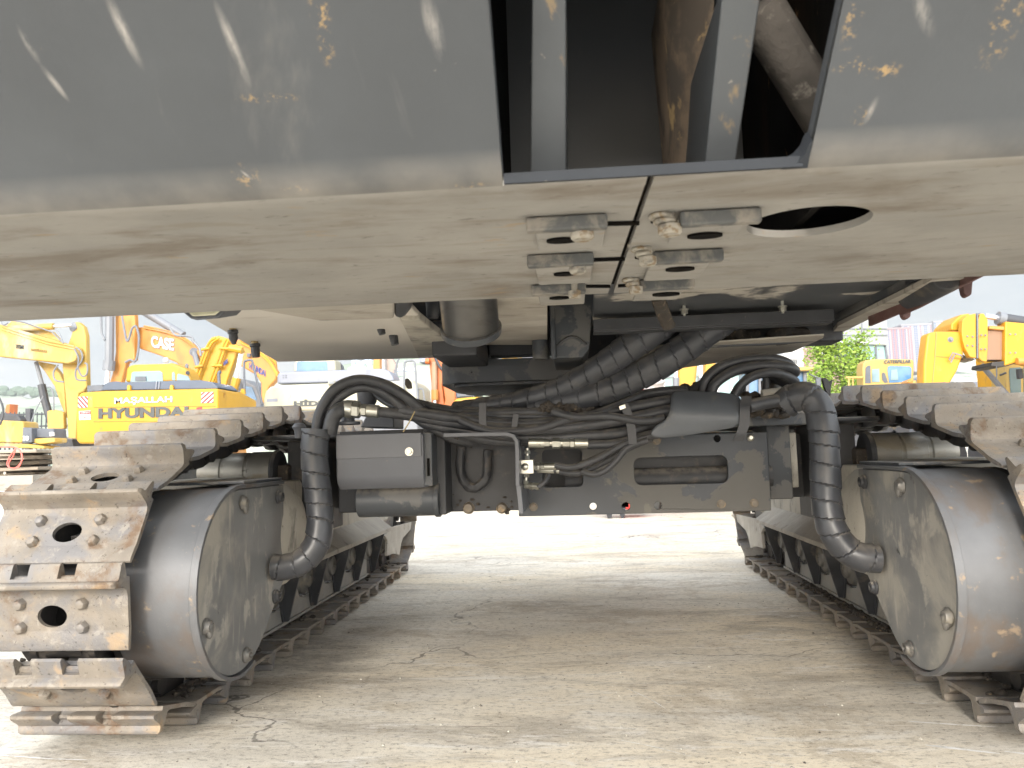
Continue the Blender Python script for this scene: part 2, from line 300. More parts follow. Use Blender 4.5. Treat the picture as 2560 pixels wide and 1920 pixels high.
def scuff(pts, w):
    g = MB(); L = [PZ(x, y, .004) for x, y in pts]; L = smooth(L, 8); a = []; b = []
    for i, p in enumerate(L):
        t = (L[min(i+1, len(L)-1)]-L[max(i-1, 0)]).normalized(); s_ = Vector((-t.y, t.x, 0)); k = math.sin(math.pi*(i+.3)/(len(L)-.4))**.5*(.6+.7*abs(noise.noise(p*14)))
        a.append(p+s_*w*k); b.append(p-s_*w*k)
    va = [g.bm.verts.new(p) for p in a]; vb = [g.bm.verts.new(p) for p in b]
    for i in range(len(L)-1): g._f([va[i], va[i+1], vb[i+1], vb[i]])
    return tag(g.build('ground_marking', mChalk), None, None, None, 'structure')
scuff([(2262, 1752), (2300, 1758), (2345, 1757)], .006)
scuff([(2270, 1803), (2340, 1808), (2420, 1813), (2490, 1817)], .008)
scuff([(2312, 1862), (2380, 1870), (2450, 1878), (2500, 1884)], .011)
scuff([(2510, 1878), (2545, 1882), (2600, 1890)], .008)
scuff([(2235, 1705), (2270, 1710), (2310, 1712)], .005)
scuff([(0, 1888), (60, 1892), (130, 1897), (230, 1900)], .006)
scuff([(1800, 1554), (1900, 1562), (2015, 1567)], .003)
scuff([(1560, 1718), (1620, 1745), (1665, 1772)], .003)
scuff([(1540, 1848), (1640, 1868), (1730, 1892)], .003)
# ================================================================ the big crawler excavator the viewer crouches behind
XC = -.055
EX = thing('crawler_excavator', 'dark grey crawler excavator seen from beneath its counterweight, standing on two muddy steel tracks', 'excavator')
# ---- counterweight: a hollow shell of thick plate
def cham(Yv): return 1.325+(1.1-Yv)*.96
mScr = srf('scraped_paint', (.27, .255, .235), .8, 0, [((.11, .112, .11), 28, .46, .60, .95, (1.6, .35, .35), None)])
mBlk = srf('dusty_block_paint', (.085, .088, .088), .7, 0, [((.26, .235, .20), 16, .44, .62, .85, one, .9)], .1, 6, .2, 60)
mLip = srf('lip_paint', (.026, .029, .034), .7, 0, [(DUST, 30, .66, .76, .5, one, .9)], spec=.2)
mScrO = srf('ochre_rust', (.33, .22, .10), .9, 0, [((.2, .13, .07), 90, .5, .62, .7, one, None)])
def on_cham(x, y):
    d = ray(x, y); n_ = Vector((0, .384, .40)); o = Vector((0, 1.1, 1.325))-CAM; return CAM+d*(n_.dot(o)/n_.dot(d))+Vector((0, -.001, -.001))
def blade(x0, y0, x1, y1, w):
    o = []; dx, dy = x1-x0, y1-y0; L_ = math.hypot(dx, dy); nx, ny = -dy/L_, dx/L_; n = 9; rr_ = random.Random(int(x0+y1))
    for k in range(n+1): t = k/n; h = w*math.sin(math.pi*min(1, .12+t*.88))**.8*rr_.uniform(.6, 1.1); o.append((x0+dx*t+nx*h, y0+dy*t+ny*h))
    for k in range(n, -1, -1): t = k/n; h = w*math.sin(math.pi*min(1, .12+t*.88))**.8*rr_.uniform(.6, 1.1); o.append((x0+dx*t-nx*h-.3, y0+dy*t-ny*h))
    return o
SCR = [(262, -20, 355, 168, 15), (540, 10, 622, 210, 13), (1062, -20, 1104, 150, 19), (45, 65, 100, 160, 10), (600, 425, 632, 450, 4), (2160, 310, 2195, 240, 9), (100, 160, 170, 250, 9), (2290, -20, 2330, 90, 16)]
RUST = [(800, 30, 26, 60), (815, 110, 20, 50), (2140, 165, 60, 22), (2215, 175, 40, 20), (2155, 290, 26, 24), (615, 440, 34, 34), (740, 478, 40, 14), (2280, 440, 30, 10), (670, 245, 80, 12), (2140, 20, 24, 90), (2510, 60, 40, 90), (1180, 470, 60, 14), (1420, -20, 30, 90)]
def local_wear(mat):
    # wear marks that sit at fixed places of the sloping face, laid out in the plane of that face
    t = mat.node_tree; b = t.nodes['Principled BSDF']; col = b.inputs['Base Color'].links[0].from_socket
    g = t.nodes.new('ShaderNodeNewGeometry'); e2 = Vector((0, -.40, .384)).normalized(); cmb = t.nodes.new('ShaderNodeCombineXYZ')
    for k, ax in ((0, Vector((1, 0, 0))), (1, e2)):
        d = t.nodes.new('ShaderNodeVectorMath'); d.operation = 'DOT_PRODUCT'; d.inputs[1].default_value = ax; t.links.new(g.outputs['Position'], d.inputs[0]); t.links.new(d.outputs['Value'], cmb.inputs[k])
    def mask(x0, y0, x1, y1, hw, soft):
        A, B_ = on_cham(x0, y0), on_cham(x1, y1); a = Vector((A.x, A.dot(e2))); c = Vector((B_.x, B_.dot(e2))); m_ = (a+c)/2; ln = (c-a).length/2
        mp = t.nodes.new('ShaderNodeMapping'); mp.vector_type = 'TEXTURE'; mp.inputs['Location'].default_value = (m_.x, m_.y, 0); mp.inputs['Rotation'].default_value = (0, 0, math.atan2(c.y-a.y, c.x-a.x)); mp.inputs['Scale'].default_value = (ln, hw*1.15/FPX, 1)
        t.links.new(cmb.outputs[0], mp.inputs[0]); l_ = t.nodes.new('ShaderNodeVectorMath'); l_.operation = 'LENGTH'; t.links.new(mp.outputs[0], l_.inputs[0])
        r = t.nodes.new('ShaderNodeMapRange'); r.inputs['From Min'].default_value = 1.15; r.inputs['From Max'].default_value = soft; r.clamp = True; t.links.new(l_.outputs['Value'], r.inputs['Value']); return r.outputs[0]
    def mx(a, c):
        n = t.nodes.new('ShaderNodeMath'); n.operation = 'MAXIMUM'; t.links.new(a, n.inputs[0]); t.links.new(c, n.inputs[1]); return n.outputs[0]
    for marks, colr, sc, lo, hi, st, soft in ((SCR, (.33, .31, .285), 26, .40, .66, (.45, 1.6, 1), .05), ([(x-w, y, x+w, y+.1, h) for x, y, w, h in RUST], (.30, .205, .10), 85, .52, .60, (1, 1, 1), .3)):
        acc = None
        for m_ in marks: k = mask(*m_, soft); acc = k if acc is None else mx(acc, k)
        nz = t.nodes.new('ShaderNodeTexNoise'); nz.inputs['Scale'].default_value = sc; nz.inputs['Detail'].default_value = 8; nz.inputs['Roughness'].default_value = .7
        mp = t.nodes.new('ShaderNodeMapping'); mp.inputs['Scale'].default_value = (st[1], st[0], st[0]); t.links.new(g.outputs['Position'], mp.inputs[0]); t.links.new(mp.outputs[0], nz.inputs['Vector'])
        ad = t.nodes.new('ShaderNodeMath'); ad.operation = 'MULTIPLY'; r = t.nodes.new('ShaderNodeMapRange'); r.inputs['From Min'].default_value = lo; r.inputs['From Max'].default_value = hi; r.clamp = True; t.links.new(nz.outputs['Fac'], r.inputs['Value'])
        t.links.new(acc, ad.inputs[0]); t.links.new(r.outputs[0], ad.inputs[1])
        n = t.nodes.new('ShaderNodeMix'); n.data_type = 'RGBA'; t.links.new(ad.outputs[0], n.inputs[0]); t.links.new(col, n.inputs[6]); n.inputs[7].default_value = (*colr, 1); col = n.outputs[2]
    # dust creeping round the lower edge
    sp = t.nodes.new('ShaderNodeSeparateXYZ'); t.links.new(g.outputs['Position'], sp.inputs[0]); r = t.nodes.new('ShaderNodeMapRange'); r.inputs['From Min'].default_value = 1.366; r.inputs['From Max'].default_value = 1.328; r.clamp = True; t.links.new(sp.outputs[2], r.inputs['Value'])
    nz = t.nodes.new('ShaderNodeTexNoise'); nz.inputs['Scale'].default_value = 9; nz.inputs['Detail'].default_value = 9; t.links.new(g.outputs['Position'], nz.inputs['Vector']); ad = t.nodes.new('ShaderNodeMath'); ad.operation = 'MULTIPLY_ADD'; t.links.new(nz.outputs['Fac'], ad.inputs[0]); ad.inputs[1].default_value = 1.6; ad.inputs[2].default_value = -.30; ad.use_clamp = True
    m3 = t.nodes.new('ShaderNodeMath'); m3.operation = 'MULTIPLY'; t.links.new(r.outputs[0], m3.inputs[0]); t.links.new(ad.outputs[0], m3.inputs[1]); n = t.nodes.new('ShaderNodeMix'); n.data_type = 'RGBA'; t.links.new(m3.outputs[0], n.inputs[0]); t.links.new(col, n.inputs[6]); n.inputs[7].default_value = (.27, .25, .22, 1); col = n.outputs[2]
    t.links.new(col, b.inputs['Base Color'])
local_wear(mCWface)
def counterweight():
    zb = 1.325; g = MB(); L_b, R_b = -.0915, .341
    # underside plates, split by the slot
    o = (0, 0, 0)
    def b(x, y): p = PZ(x, y, zb); return (p.x, p.y)
    s1 = b(1608, 484); s2 = b(1524, 722); s1r = b(1624, 484); s2r = b(1537, 722)
    yb, yf = 1.1, 1.92
    lop = (-.092, yb)
    holec = [b(*p) for p in ()]
    ell = []
    hc = PZ(2027, 553, zb)
    hl, hr, ht, hb = PZ(1870, 562, zb), PZ(2186, 540, zb), PZ(2010, 518, zb), PZ(2040, 590, zb)
    rx = (hr.x-hl.x)/2; ry = abs(ht.y-hb.y)/2
    hx = (hl.x+hr.x)/2; hy = (ht.y+hb.y)/2
    g.slot = 1
    g.sheet([(-1.66, yb+.03), (s1[0]-(s1[0]-s2[0])*.03/abs(s2[1]-yb), yb+.03), s2, (s2[0]-.002, yf), (-1.66, yf)], [], (0, 0, zb), (1, 0, 0), (0, 1, 0), .014)
    g.sheet([(s1r[0]-(s1r[0]-s2r[0])*.03/abs(s2r[1]-yb), yb+.03), (1.55, yb+.03), (1.55, yf), (s2r[0], yf), s2r], [circ(hx, hy, rx, 36, ry)], (0, 0, zb), (1, 0, 0), (0, 1, 0), .014)
    g.slot = 0
    g.slot = 2; g.box(L_b, R_b, 1.102, 1.88, zb+.0145, zb+.0185); g.box(.46, 1.5, 1.13, 1.88, zb+.10, zb+.11); g.slot = 0  # near-black sheets added to paint shade on pocket floor and above oval hole
    # sloping rear face with the wide opening
    u = Vector((1, 0, 0)); v = Vector((0, -.40, .384)); n_ = 1
    def uv(x, Yv): return (x, (1.1-Yv)/.40)
    e = rrect(-.092, .345, 0, 1.4, .028)
    opening = []
    r = .035
    L, Rr_ = -.092, .342; Lt, Rt = -.084, .362
    g.slot = 1; g.box(L, s1[0], yb, yb+.03, zb, zb+.014); g.box(s1r[0], Rr_+.004, yb, yb+.03, zb, zb+.014)
    bz = [((1-t)**2*1.13+2*t*(1-t)*1.1+t*t*1.07, (1-t)**2*zb+2*t*(1-t)*zb+t*t*(zb+.0288)) for t in [k/12 for k in range(13)]]+[(1.1-.4*t, zb+.384*t) for t in (.2, .5, 1.0)]
    for xo, xi, xt in ((-1.66, L, Lt), (1.55, Rr_+.004, Rt)):
        rows = [[g.bm.verts.new((xo, y_, z_)), g.bm.verts.new((xi+(xt-xi)*(z_-zb)/.384, y_, z_))] for y_, z_ in bz]
        for k in range(len(rows)-1):
            g.slot = 1 if k < 4 else 0; g._f([rows[k][0], rows[k][1], rows[k+1][1], rows[k+1][0]])
        g.slot = 0; e_ = .012 if xo > 0 else -.012
        g.loft([(xi, 1.1, zb+.0165), (xi+e_, 1.1, zb+.0165), (xi+e_, 1.13, zb+.0165), (xi, 1.13, zb+.0165)], [(xt, .702, zb+.384), (xt+e_, .702, zb+.384), (xt+e_, .74, zb+.384), (xt, .74, zb+.384)])
    cor = [(Rr_-r*(1-math.sin(R(a))), r*(1-math.cos(R(a)))/.5545*1.0) for a in (0, 22, 45, 68, 90)]
    g.slot = 3; g.sheet([(Rr_-r, 0)]+cor[1:]+[(Rr_+.004, .075), (Rr_+.004, 0)], [], (0, 1.1, zb), u, v, -.03)
    # lip of the opening
    g.slot = 3; g.box(L+.002, Rr_-.004, 1.094, 1.0995, zb+.001, zb+.0165); g.slot = 0
    
    # upright rear wall, top, ends
    yt = .70; zt = zb+.384
    g.box(-1.66, Lt, yt, yt+.04, zt, 2.5); g.box(Rt, 1.55, yt, yt+.04, zt, 2.5); g.box(Lt, Rt, yt, yt+.04, 1.95, 2.5)
    g.box(-1.66, 1.55, yt+.04, yf, 2.44, 2.5)
    for x0, x1 in ((-1.70, -1.66), (1.55, 1.59)):
        g.prism([(x0, 1.1, zb), (x0, yf, zb), (x0, yf, 2.5), (x0, yt, 2.5), (x0, yt, zt)], (x1-x0, 0, 0))
    g.box(-1.66, 1.55, yf-.04, yf-.01, zb+.03, 2.5)
    cw = g.build('counterweight', [mCWface, mCWunder, mInner, mLip], EX, 0, 50)
    # inside of the pocket
    i = MB()
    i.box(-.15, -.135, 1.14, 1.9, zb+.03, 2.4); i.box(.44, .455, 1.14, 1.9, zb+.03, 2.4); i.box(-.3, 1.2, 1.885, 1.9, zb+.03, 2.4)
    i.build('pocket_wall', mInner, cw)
    for (xa, xb, ta, tb, d) in (((1325, 1415), (1330, 1415), 0, 0, .0), ((1760, 1835), (1810, 1910), 0, 0, .0)):
        q = MB(); Yr = 1.20; Yt = 1.02
        a0, a1 = PY(xa[0], 463, Yr), PY(xa[1], 463, Yr); b0, b1 = PY(xb[0], -60, Yt), PY(xb[1], -60, Yt)
        a0.z = a1.z = zb+.03
        q.loft([a0, a1, a1+Vector((0, .35, 0)), a0+Vector((0, .35, 0))], [b0, b1, b1+Vector((0, .35, 0)), b0+Vector((0, .35, 0))])
        q.build('stiffening_rib', mRib, cw, .003)
    q = MB(); a0, a1 = PY(1700, 455, 1.42), PY(1752, 455, 1.42); b0, b1 = PY(1655, -60, 1.35), PY(1790, -60, 1.2)
    q.loft([a0, a1, a1+Vector((0, .2, 0)), a0+Vector((0, .2, 0))], [b0, b1, b1+Vector((0, .2, 0)), b0+Vector((0, .2, 0))]); q.build('rusty_web', srf('rusty_web_steel', (.15, .11, .075), .85, 0, [((.04, .035, .03), 6, .45, .6, .8, one, None), ((.4, .28, .13), 12, .6, .68, .7, one, None)], .2), cw)
    q = MB(); q.cyl(PY(1895, 20, 1.25), PY(2070, 300, 1.35), .042, n=16); q.build('cross_tube', srf('dusty_tube', (.07, .062, .054), .85, 0, [((.24, .22, .19), 22, .55, .66, .7, one, None)], .3, 12, .6, 40, .006), cw, jit=.004, jsc=30)
    q = MB(); q.cyl(PY(1455, 470, 1.3), PY(1457, 432, 1.3), .011, n=12); q.build('pin', mBolt, cw)
    # blocks with bolts on the underside
    def blk(x0, x1, y0, y1, lip, side):
        h = .026
        A = [PZ(x0, y0, zb-.001), PZ(x1, y0, zb-.001), PZ(x1, y1, zb-.001), PZ(x0, y1, zb-.001)]
        xa = sum(p.x for p in (A[0], A[3]))/2; xb = sum(p.x for p in (A[1], A[2]))/2; ya = (A[0].y+A[1].y)/2; yb_ = (A[2].y+A[3].y)/2
        ya, yb_ = min(ya, yb_), max(ya, yb_)
        m = MB(); m.slot = 1; m.box(xa, xb, ya, ya+.022, zb-h, zb-.0015); m.slot = 0
        m.box(xa+.012 if side > 0 else xa, xb-.012 if side < 0 else xb, ya+.022, yb_, zb-.010, zb-.0015)
        m.build('mounting_block', [mCWunder, mBlk], cw, .005)
        return xa, xb, ya, yb_
    rows = [(1322, 1512, 536, 612, 1), (1325, 1480, 632, 702, 1), (1333, 1462, 708, 755, 1)]
    for (x0, x1, y0, y1, s_) in rows: blk(x0, x1, y0, y1, 1, 1)
    rows = [(1685, 1870, 522, 595, -1), (1622, 1780, 624, 690, -1), (1590, 1718, 696, 742, -1)]
    for (x0, x1, y0, y1, s_) in rows: blk(x0, x1, y0, y1, 1, -1)
    def bolt(x, y, r, sx, long=0, dx=0):
        c = PZ(x, y, zb-.037); m = MB(); m.lathe(c, (0, 0, 1), [(0, r*.8), (.004, r), (.016, r), (.0165, r*.55), (.036, r*.55)], 18)
        if long:
            for k in range(3): m.lathe(c+Vector((-.012*(k+1)*.6, 0, .018+.010*k)), (0, 0, 1), [(0, r*.85), (.003, r), (.006, r), (.009, r*.85)], 16)
        m.build('bolt', mCream, cw)
    for x, y, r in ((1456, 600, .020), (1445, 684, .017), (1437, 745, .015)): bolt(x, y, r, 1)
    for x, y, r in ((1675, 588, .020), (1620, 664, .017), (1590, 735, .016)): bolt(x, y, r, 1, 1)
    for x, y, w, h in ((1405, 600, 40, 15), (1412, 684, 28, 12), (1398, 744, 25, 8), (1762, 588, 44, 17), (1700, 672, 36, 12), (1665, 735, 34, 8)):
        c = PZ(x, y, zb-.0115); m = MB(); rx = w*c.y/FPX; m.lathe(c+Vector((0, 0, -.003)), (0, 0, 1), [(0, rx), (.004, rx)], 24)
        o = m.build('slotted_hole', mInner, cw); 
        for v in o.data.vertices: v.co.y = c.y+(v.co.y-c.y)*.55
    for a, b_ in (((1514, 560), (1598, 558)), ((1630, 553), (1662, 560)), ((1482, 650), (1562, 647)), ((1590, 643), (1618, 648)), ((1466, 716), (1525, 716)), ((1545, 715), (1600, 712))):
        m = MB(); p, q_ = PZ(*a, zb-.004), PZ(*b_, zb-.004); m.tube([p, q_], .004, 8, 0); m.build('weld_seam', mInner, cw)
    return cw
counterweight()
# ---- upper frame undersides
def poly_u(pts, z, th=.02): return [PZ(x, y, z) for x, y in pts], (0, 0, th)
g = MB()
# house above (kept above the view, shades the machine; front left off to brighten the ground)
g.box(-1.62, 1.5, 1.96, 3.6, 1.66, 2.6); g.box(-1.5, 1.4, 3.6, 4.3, 1.95, 2.6); g.box(-1.1, .98, 3.36, 3.40, 1.42, 1.70)
UF = g.build('upper_frame', mCHd, EX, .02)
g = MB(); P, v = poly_u([(505, 797), (693, 905), (1088, 895), (1120, 866), (1010, 742), (500, 742)], 1.40); P[4].y = P[5].y = 1.95; g.prism(P, v)
g.build('belly_pan', mPan, UF, .006)
# raised shallow box under the pan
g = MB(); A = [PZ(640, 775, 1.345), PZ(800, 803, 1.345), PZ(985, 797, 1.345), PZ(985, 745, 1.345), PZ(640, 745, 1.345)]
g.prism(A, (0, 0, .052)); g.build('guard_plate', mMudU, UF, .008)
g = MB(); A = [PZ(986, 797, 1.345), PZ(1015, 795, 1.345), PZ(1031, 775, 1.345), PZ(1032, 745, 1.345), PZ(986, 745, 1.345)]; g.prism(A, (0, 0, .052)); g.build('rubber_block', mBlackP, UF, .015)
# dark wedge right of the pan
g = MB(); A = [PZ(1000, 800, 1.385), PZ(1045, 893, 1.385), PZ(1115, 884, 1.385), PZ(1115, 850, 1.385), PZ(1050, 800, 1.385)]
g.prism(A, (0, 0, .03)); g.build('frame_gusset', mMudP, UF, .006)
g = MB(); a = PY(1078, 832, 3.0); b = PY(1130, 890, 3.0); g.box(a.x, b.x+.1, 3.0, 3.4, b.z, a.z+.05); g.build('frame_block', mCHd, UF, .01)
# drain plugs
for x, y0, y1, y2, col, Yv, w in ((582, 800, 826, 861, 0, 2.6, 9), (637, 838, 860, 893, 0, 2.9, 9), (948, 799, 806, 836, 1, 2.75, 8), (980, 803, 825, 862, 0, 2.9, 9)):
    r = w*Yv/FPX; m = MB(); t = PY(x-4, y0-25, Yv); c = PY(x, y1, Yv); e = PY(x+(8 if x > 900 else 3), y2, Yv)
    m.slot = 0; m.cyl(t, c, r); m.slot = 1; m.lathe(c, e-c, [(0, r*1.5), (.01, r*1.55), (.014, r*1.25), (.03, r*1.3), ((e-c).length, r*1.1 if x > 600 else r*.5)], 16)
    m.build('drain_plug', [mBrass if col == 0 else mBlackP, mBlackP], UF)
# hydraulic pump tube with flange (grey steel cylinder coming down)
c = PY(1168, 850, 2.9); r = .106
m = MB(); ax = Vector((.06, -.42, 1)).normalized()
r = .088; ax = Vector((.02, -.75, 1)).normalized(); c0 = PY(1178, 824, 2.35)
m.lathe(c0, ax, [(0, r*.9), (.004, r*.97), (.010, r), (.6, r)], 48)
m.build('swivel_tube', mTube, UF)
m = MB(); m.lathe(c0-ax*.012, ax, [(0, r*.9), (0, r*1.07), (.022, r*1.09), (.024, r*1.0)], 48, True); m.build('tube_flange', mCH, UF, .002)
m = MB(); p = PY(1082, 775, 2.7); m.lathe(p+Vector((0, 0, -.03)), (0, 0, 1), [(0, .018), (.01, .024), (.06, .026), (.2, .026)], 20); p = PY(1113, 770, 2.65); m.hexa(p, (0, 0, 1), .022, .1); m.build('hydraulic_fitting', mCHd, UF)
# muddy bottom between tube and box
m = MB(); A = [PZ(1215, 742, 1.40), PZ(1368, 742, 1.40), PZ(1368, 862, 1.40), PZ(1215, 862, 1.40)]; m.prism(A, (0, 0, .03)); m.build('frame_bottom', mMudU, UF)
m = MB(); a = PY(1180, 862, 3.5); b = PY(1500, 880, 3.5); m.box(a.x-.1, b.x, 3.5, 3.6, b.z, a.z+.1); m.build('cross_member', mCHd, UF, .006)
m = MB(); a = PY(1440, 905, 3.35); b = PY(1700, 868, 3.35); m.box(a.x, b.x, 3.35, 3.45, 1.335, 1.66); m.build('cross_member', mCHd, UF, .006)
# slew ring plate and boss
m = MB(); a = PY(1094, 903, 3.45); b = PY(1200, 962, 3.45); z1, z0 = a.z, b.z
m.sheet(rrect(a.x, .33, 3.45, 4.15, .12, 8), [], (0, 0, z0+.012), (1, 0, 0), (0, 1, 0), z1-z0-.012)
m.sheet(rrect(a.x+.05, .3, 3.50, 4.10, .1, 8), [], (0, 0, z0), (1, 0, 0), (0, 1, 0), .014)
SR = m.build('slew_ring_plate', mCH, UF, .008)
m = MB(); a = PY(1112, 866, 3.5); b = PY(1226, 905, 3.5); m.box(a.x, b.x, 3.5, 3.9, z1-.003, a.z+.03); m.sheet(rrect(a.x-.012, b.x+.03, 3.485, 3.92, .03), [], (0, 0, z1-.002), (1, 0, 0), (0, 1, 0), .014)
m.build('slew_ring_boss', mCH, SR, .01)
m = MB(); p = PY(1179, 931, 3.446); m.cyl(p, p+Vector((0, .006, 0)), .004, n=10); m.build('pin', mInner, SR)
# upright post and box channel
m = MB(); a = PY(1353, 800, 3.2); b = PY(1353, 899, 3.2); m.lathe(b, (0, 0, 1), [(0, .033), (.004, .036), (a.z-b.z+.2, .036)], 24); m.build('drain_pipe', mCH, UF)
m = MB(); a = PY(1376, 745, 3.0); b = PY(1474, 893, 3.0); c = PY(1505, 745, 2.9)
w = b.x-a.x
zt = 1.62; pr = [(a.x, b.z+.0), (b.x-.025, b.z), (b.x, b.z+.03), (b.x+.012, b.z+.14), (b.x+.05, b.z+.26), (b.x+.05, zt), (a.x, zt)]
m.prism([(x, 3.0, z) for x, z in pr], (0, .45, 0)); m.box(a.x-.004, a.x+.016, 2.975, 3.0, b.z-.006, zt)
CB = m.build('cylinder_bracket', mCH, UF, .008)
m = MB(); arc = [(a.x+.02+(w-.03)*k/10, 2.996, 1.345+.035*math.sin(math.pi*k/10)) for k in range(11)]; m.tube(arc, .006, 6, 0); m.build('weld_seam', mCHd, CB)
mPatch = srf('mud_patched_pan', (.06, .064, .07), .45, 0, [((.42, .39, .34), 3.4, .53, .60, .9, (.8, 1, 1), .9), ((.08, .075, .07), 30, .56, .66, .6, (.4, 1, 1), None)], .12, 5)
# long cross beam on the right with its shelf
m = MB(); zb1 = 1.395
A = [PZ(1480, 738, 1.43), PZ(2330, 690, 1.43), PZ(2050, 812, 1.43), PZ(1480, 822, 1.43)]; A[0].y = A[1].y = 1.97; m.prism(A, (0, 0, .02)); m.build('belly_pan', mPatch, UF, .004)
m = MB(); a = PY(1483, 803, 2.78); b = PY(2050, 785, 2.78); za = (a.z+b.z)/2; m.box(a.x, b.x+.05, 2.78, 2.80, za-.030, za+.012); m.box(a.x, b.x+.05, 2.80, 2.87, za-.034, za-.027)
m.build('cross_beam', mCHd, UF, .003)
for x, y in ((1711, 785), (1957, 778)):
    p = PY(x, y, 2.70); m = MB(); m.hexa(p+Vector((0, 0, 0)), (0, 0, 1), .0125, .014); m.lathe(p+Vector((0, 0, -.007)), (0, 0, 1), [(0, .005), (.05, .006)], 10); m.lathe(p+Vector((0, 0, .014)), (0, 0, 1), [(0, .016), (.004, .016)], 16); m.build('bolt', mZinc, UF)
m = MB(); m.tube([PY(1643, 742, 2.35), PY(1655, 775, 2.4), PY(1672, 815, 2.45)], .022, 10, 4); m.build('rubber_strap', mMuck, UF, jit=.004, jsc=40)
# right-hand side beam running forward
m = MB(); A = [PZ(2085, 805, 1.40), PZ(2330, 690, 1.40), PZ(2395, 690, 1.40), PZ(2075, 845, 1.40)]
m.prism(A, (0, 0, .10)); SB = m.build('side_beam', mCH, UF, .006)
m = MB(); A = [PZ(2095, 815, 1.38), PZ(2330, 700, 1.38), PZ(2420, 695, 1.38), PZ(2245, 762, 1.38), (PZ(2068, 850, 1.38))]; m.prism(A, (0, 0, .015)); m.build('side_pan', mMudU, UF)
m = MB(); a = PY(2115, 790, 3.05); b = PY(2300, 695, 2.3); m.loft([a, a+Vector((.03, 0, -.01)), a+Vector((.03, 0, .06)), a+Vector((0, 0, .06))], [b, b+Vector((.03, 0, -.01)), b+Vector((.03, 0, .06)), b+Vector((0, 0, .06))]); m.build('side_rail', mCHd, UF)
# red strip with the two prongs
m = MB(); a = PY(2190, 806, 2.75); b = PY(2440, 695, 2.15)
d = (b-a); up = Vector((0, 0, 1))
def strip(t, z): p = a+d*t; return (p.x, p.y, p.z+z)
m.prism([strip(-.1, -.002), strip(.27, -.004), strip(.285, -.012), strip(.45, -.012), strip(1.05, .0), strip(1.05, .06), strip(-.1, .05)], (.012, 0, 0))
RS = m.build('red_side_rail', mRed, UF, .002)
for x0, x1, yt, yb, Yv in ((2240, 2292, 752, 797, 2.6), (2393, 2446, 690, 741, 2.35)):
    m = MB(); pts = [(x0, yt-8), (x0+10, yt+8), (x0+17, yb-8), (x0+22, yb-1), (x0+30, yb), (x0+37, yb-6), (x0+40, yt+12), (x1-4, yt-6), (x1, yt-14)]
    m.prism([PY(*p, Yv) for p in pts], (.004, .035, 0)); m.build('hook_prong', mRed, RS, .004)
m = MB(); p = PY(2360, 690, 2.25); m.lathe(p+Vector((0, -.02, .0)), (0.1, 1, 0), [(0, .042), (.01, .048), (.3, .048)], 28); q = PY(2364, 728, 2.25); m.cyl(q, q+Vector((0, 0, .03)), .0045, n=10); m.build('hydraulic_cylinder', mCHd, UF, .003)
# far right lower underside (sloping plate) and ring pieces above it
m = MB(); A = [PZ(1560, 930, 1.33), PZ(1665, 926, 1.33), PZ(1980, 880, 1.33), PZ(2058, 845, 1.33), PZ(2060, 838, 1.33), PZ(1560, 872, 1.33)]
m.prism(A, (0, 0, .006)); m.build('belly_pan', mMudU, UF)
m = MB(); a = PY(1760, 850, 3.3); b = PY(2066, 845, 3.3); m.box(PY(1540, 850, 3.3).x, b.x+.02, 3.15, 3.3, 1.342, 1.46)
m.build('ring_gear_housing', mCHd, UF, .01)
m = MB(); arcp = [PY(x, y, 3.05+.0*x) for x, y in ((1735, 868), (1800, 861), (1900, 857), (2000, 850), (2040, 846))]; m.tube(arcp, .012, 8, 5); m.build('grey_pipe', mCH, UF)
m = MB()
for x, y, r in ((1840, 842, .05), (1880, 838, .035), (1950, 838, .06), (2000, 835, .05)): m.sphere(PY(x, y, 3.07), r, sc=(1, .6, .6))
m.build('grease_lump', mMuck, UF, jit=.02, jsc=25)
# work light, upper left
WL = MB(); Yv = 2.0; c = PY(505, 778, Yv)
pts = [(448, 770), (458, 783), (475, 797), (490, 801), (545, 796), (556, 786), (566, 766), (560, 755), (450, 760)]
WL.prism([PY(x, y, Yv) for x, y in pts], (0, .12, .03)); wl = WL.build('work_light', mPlain, UF, .008)
m = MB(); m.prism([PY(x, y, Yv-.006) for x, y in ((462, 760), (464, 774), (480, 790), (535, 787), (549, 776), (548, 760))], (0, .01, 0)); m.build('lens', mLens, wl, .003)
# ---- tracks
def make_path():
    """closed loop of the chain pin line in (y, z), starting at the near bottom and running forward"""
    r1, c1 = .362, (2.70, .508); r2, c2 = .34, (6.13, .486)
    P = []
    for k in range(31): P.append((c1[0]+(c2[0]-c1[0])*k/30, c1[1]-r1+(c2[1]-r2-c1[1]+r1)*k/30))
    for k in range(1, 20): a = R(-90+180*k/20); P.append((c2[0]+r2*math.cos(a), c2[1]+r2*math.sin(a)))
    top = [(6.13, .826), (5.78, .87), (5.4, .96), (5.0, 1.04), (4.6, 1.01), (4.1, 1.04), (3.75, 1.065), (3.55, 1.045), (3.25, .99), (3.02, .95), (2.79, .905), (2.64, .865)]
    T = smooth([(0, y, z) for y, z in top], 8); P += [(p.y, p.z) for p in T]
    for k in range(1, 18): a = R(99+171*k/18); P.append((c1[0]+r1*math.cos(a), c1[1]+r1*math.sin(a)))
    return P
PATH = make_path()
cum = [0]
for i in range(len(PATH)):
    a, b = PATH[i], PATH[(i+1) % len(PATH)]; cum.append(cum[-1]+math.hypot(b[0]-a[0], b[1]-a[1]))
LEN = cum[-1]; NSH = 40; PIT = LEN/NSH
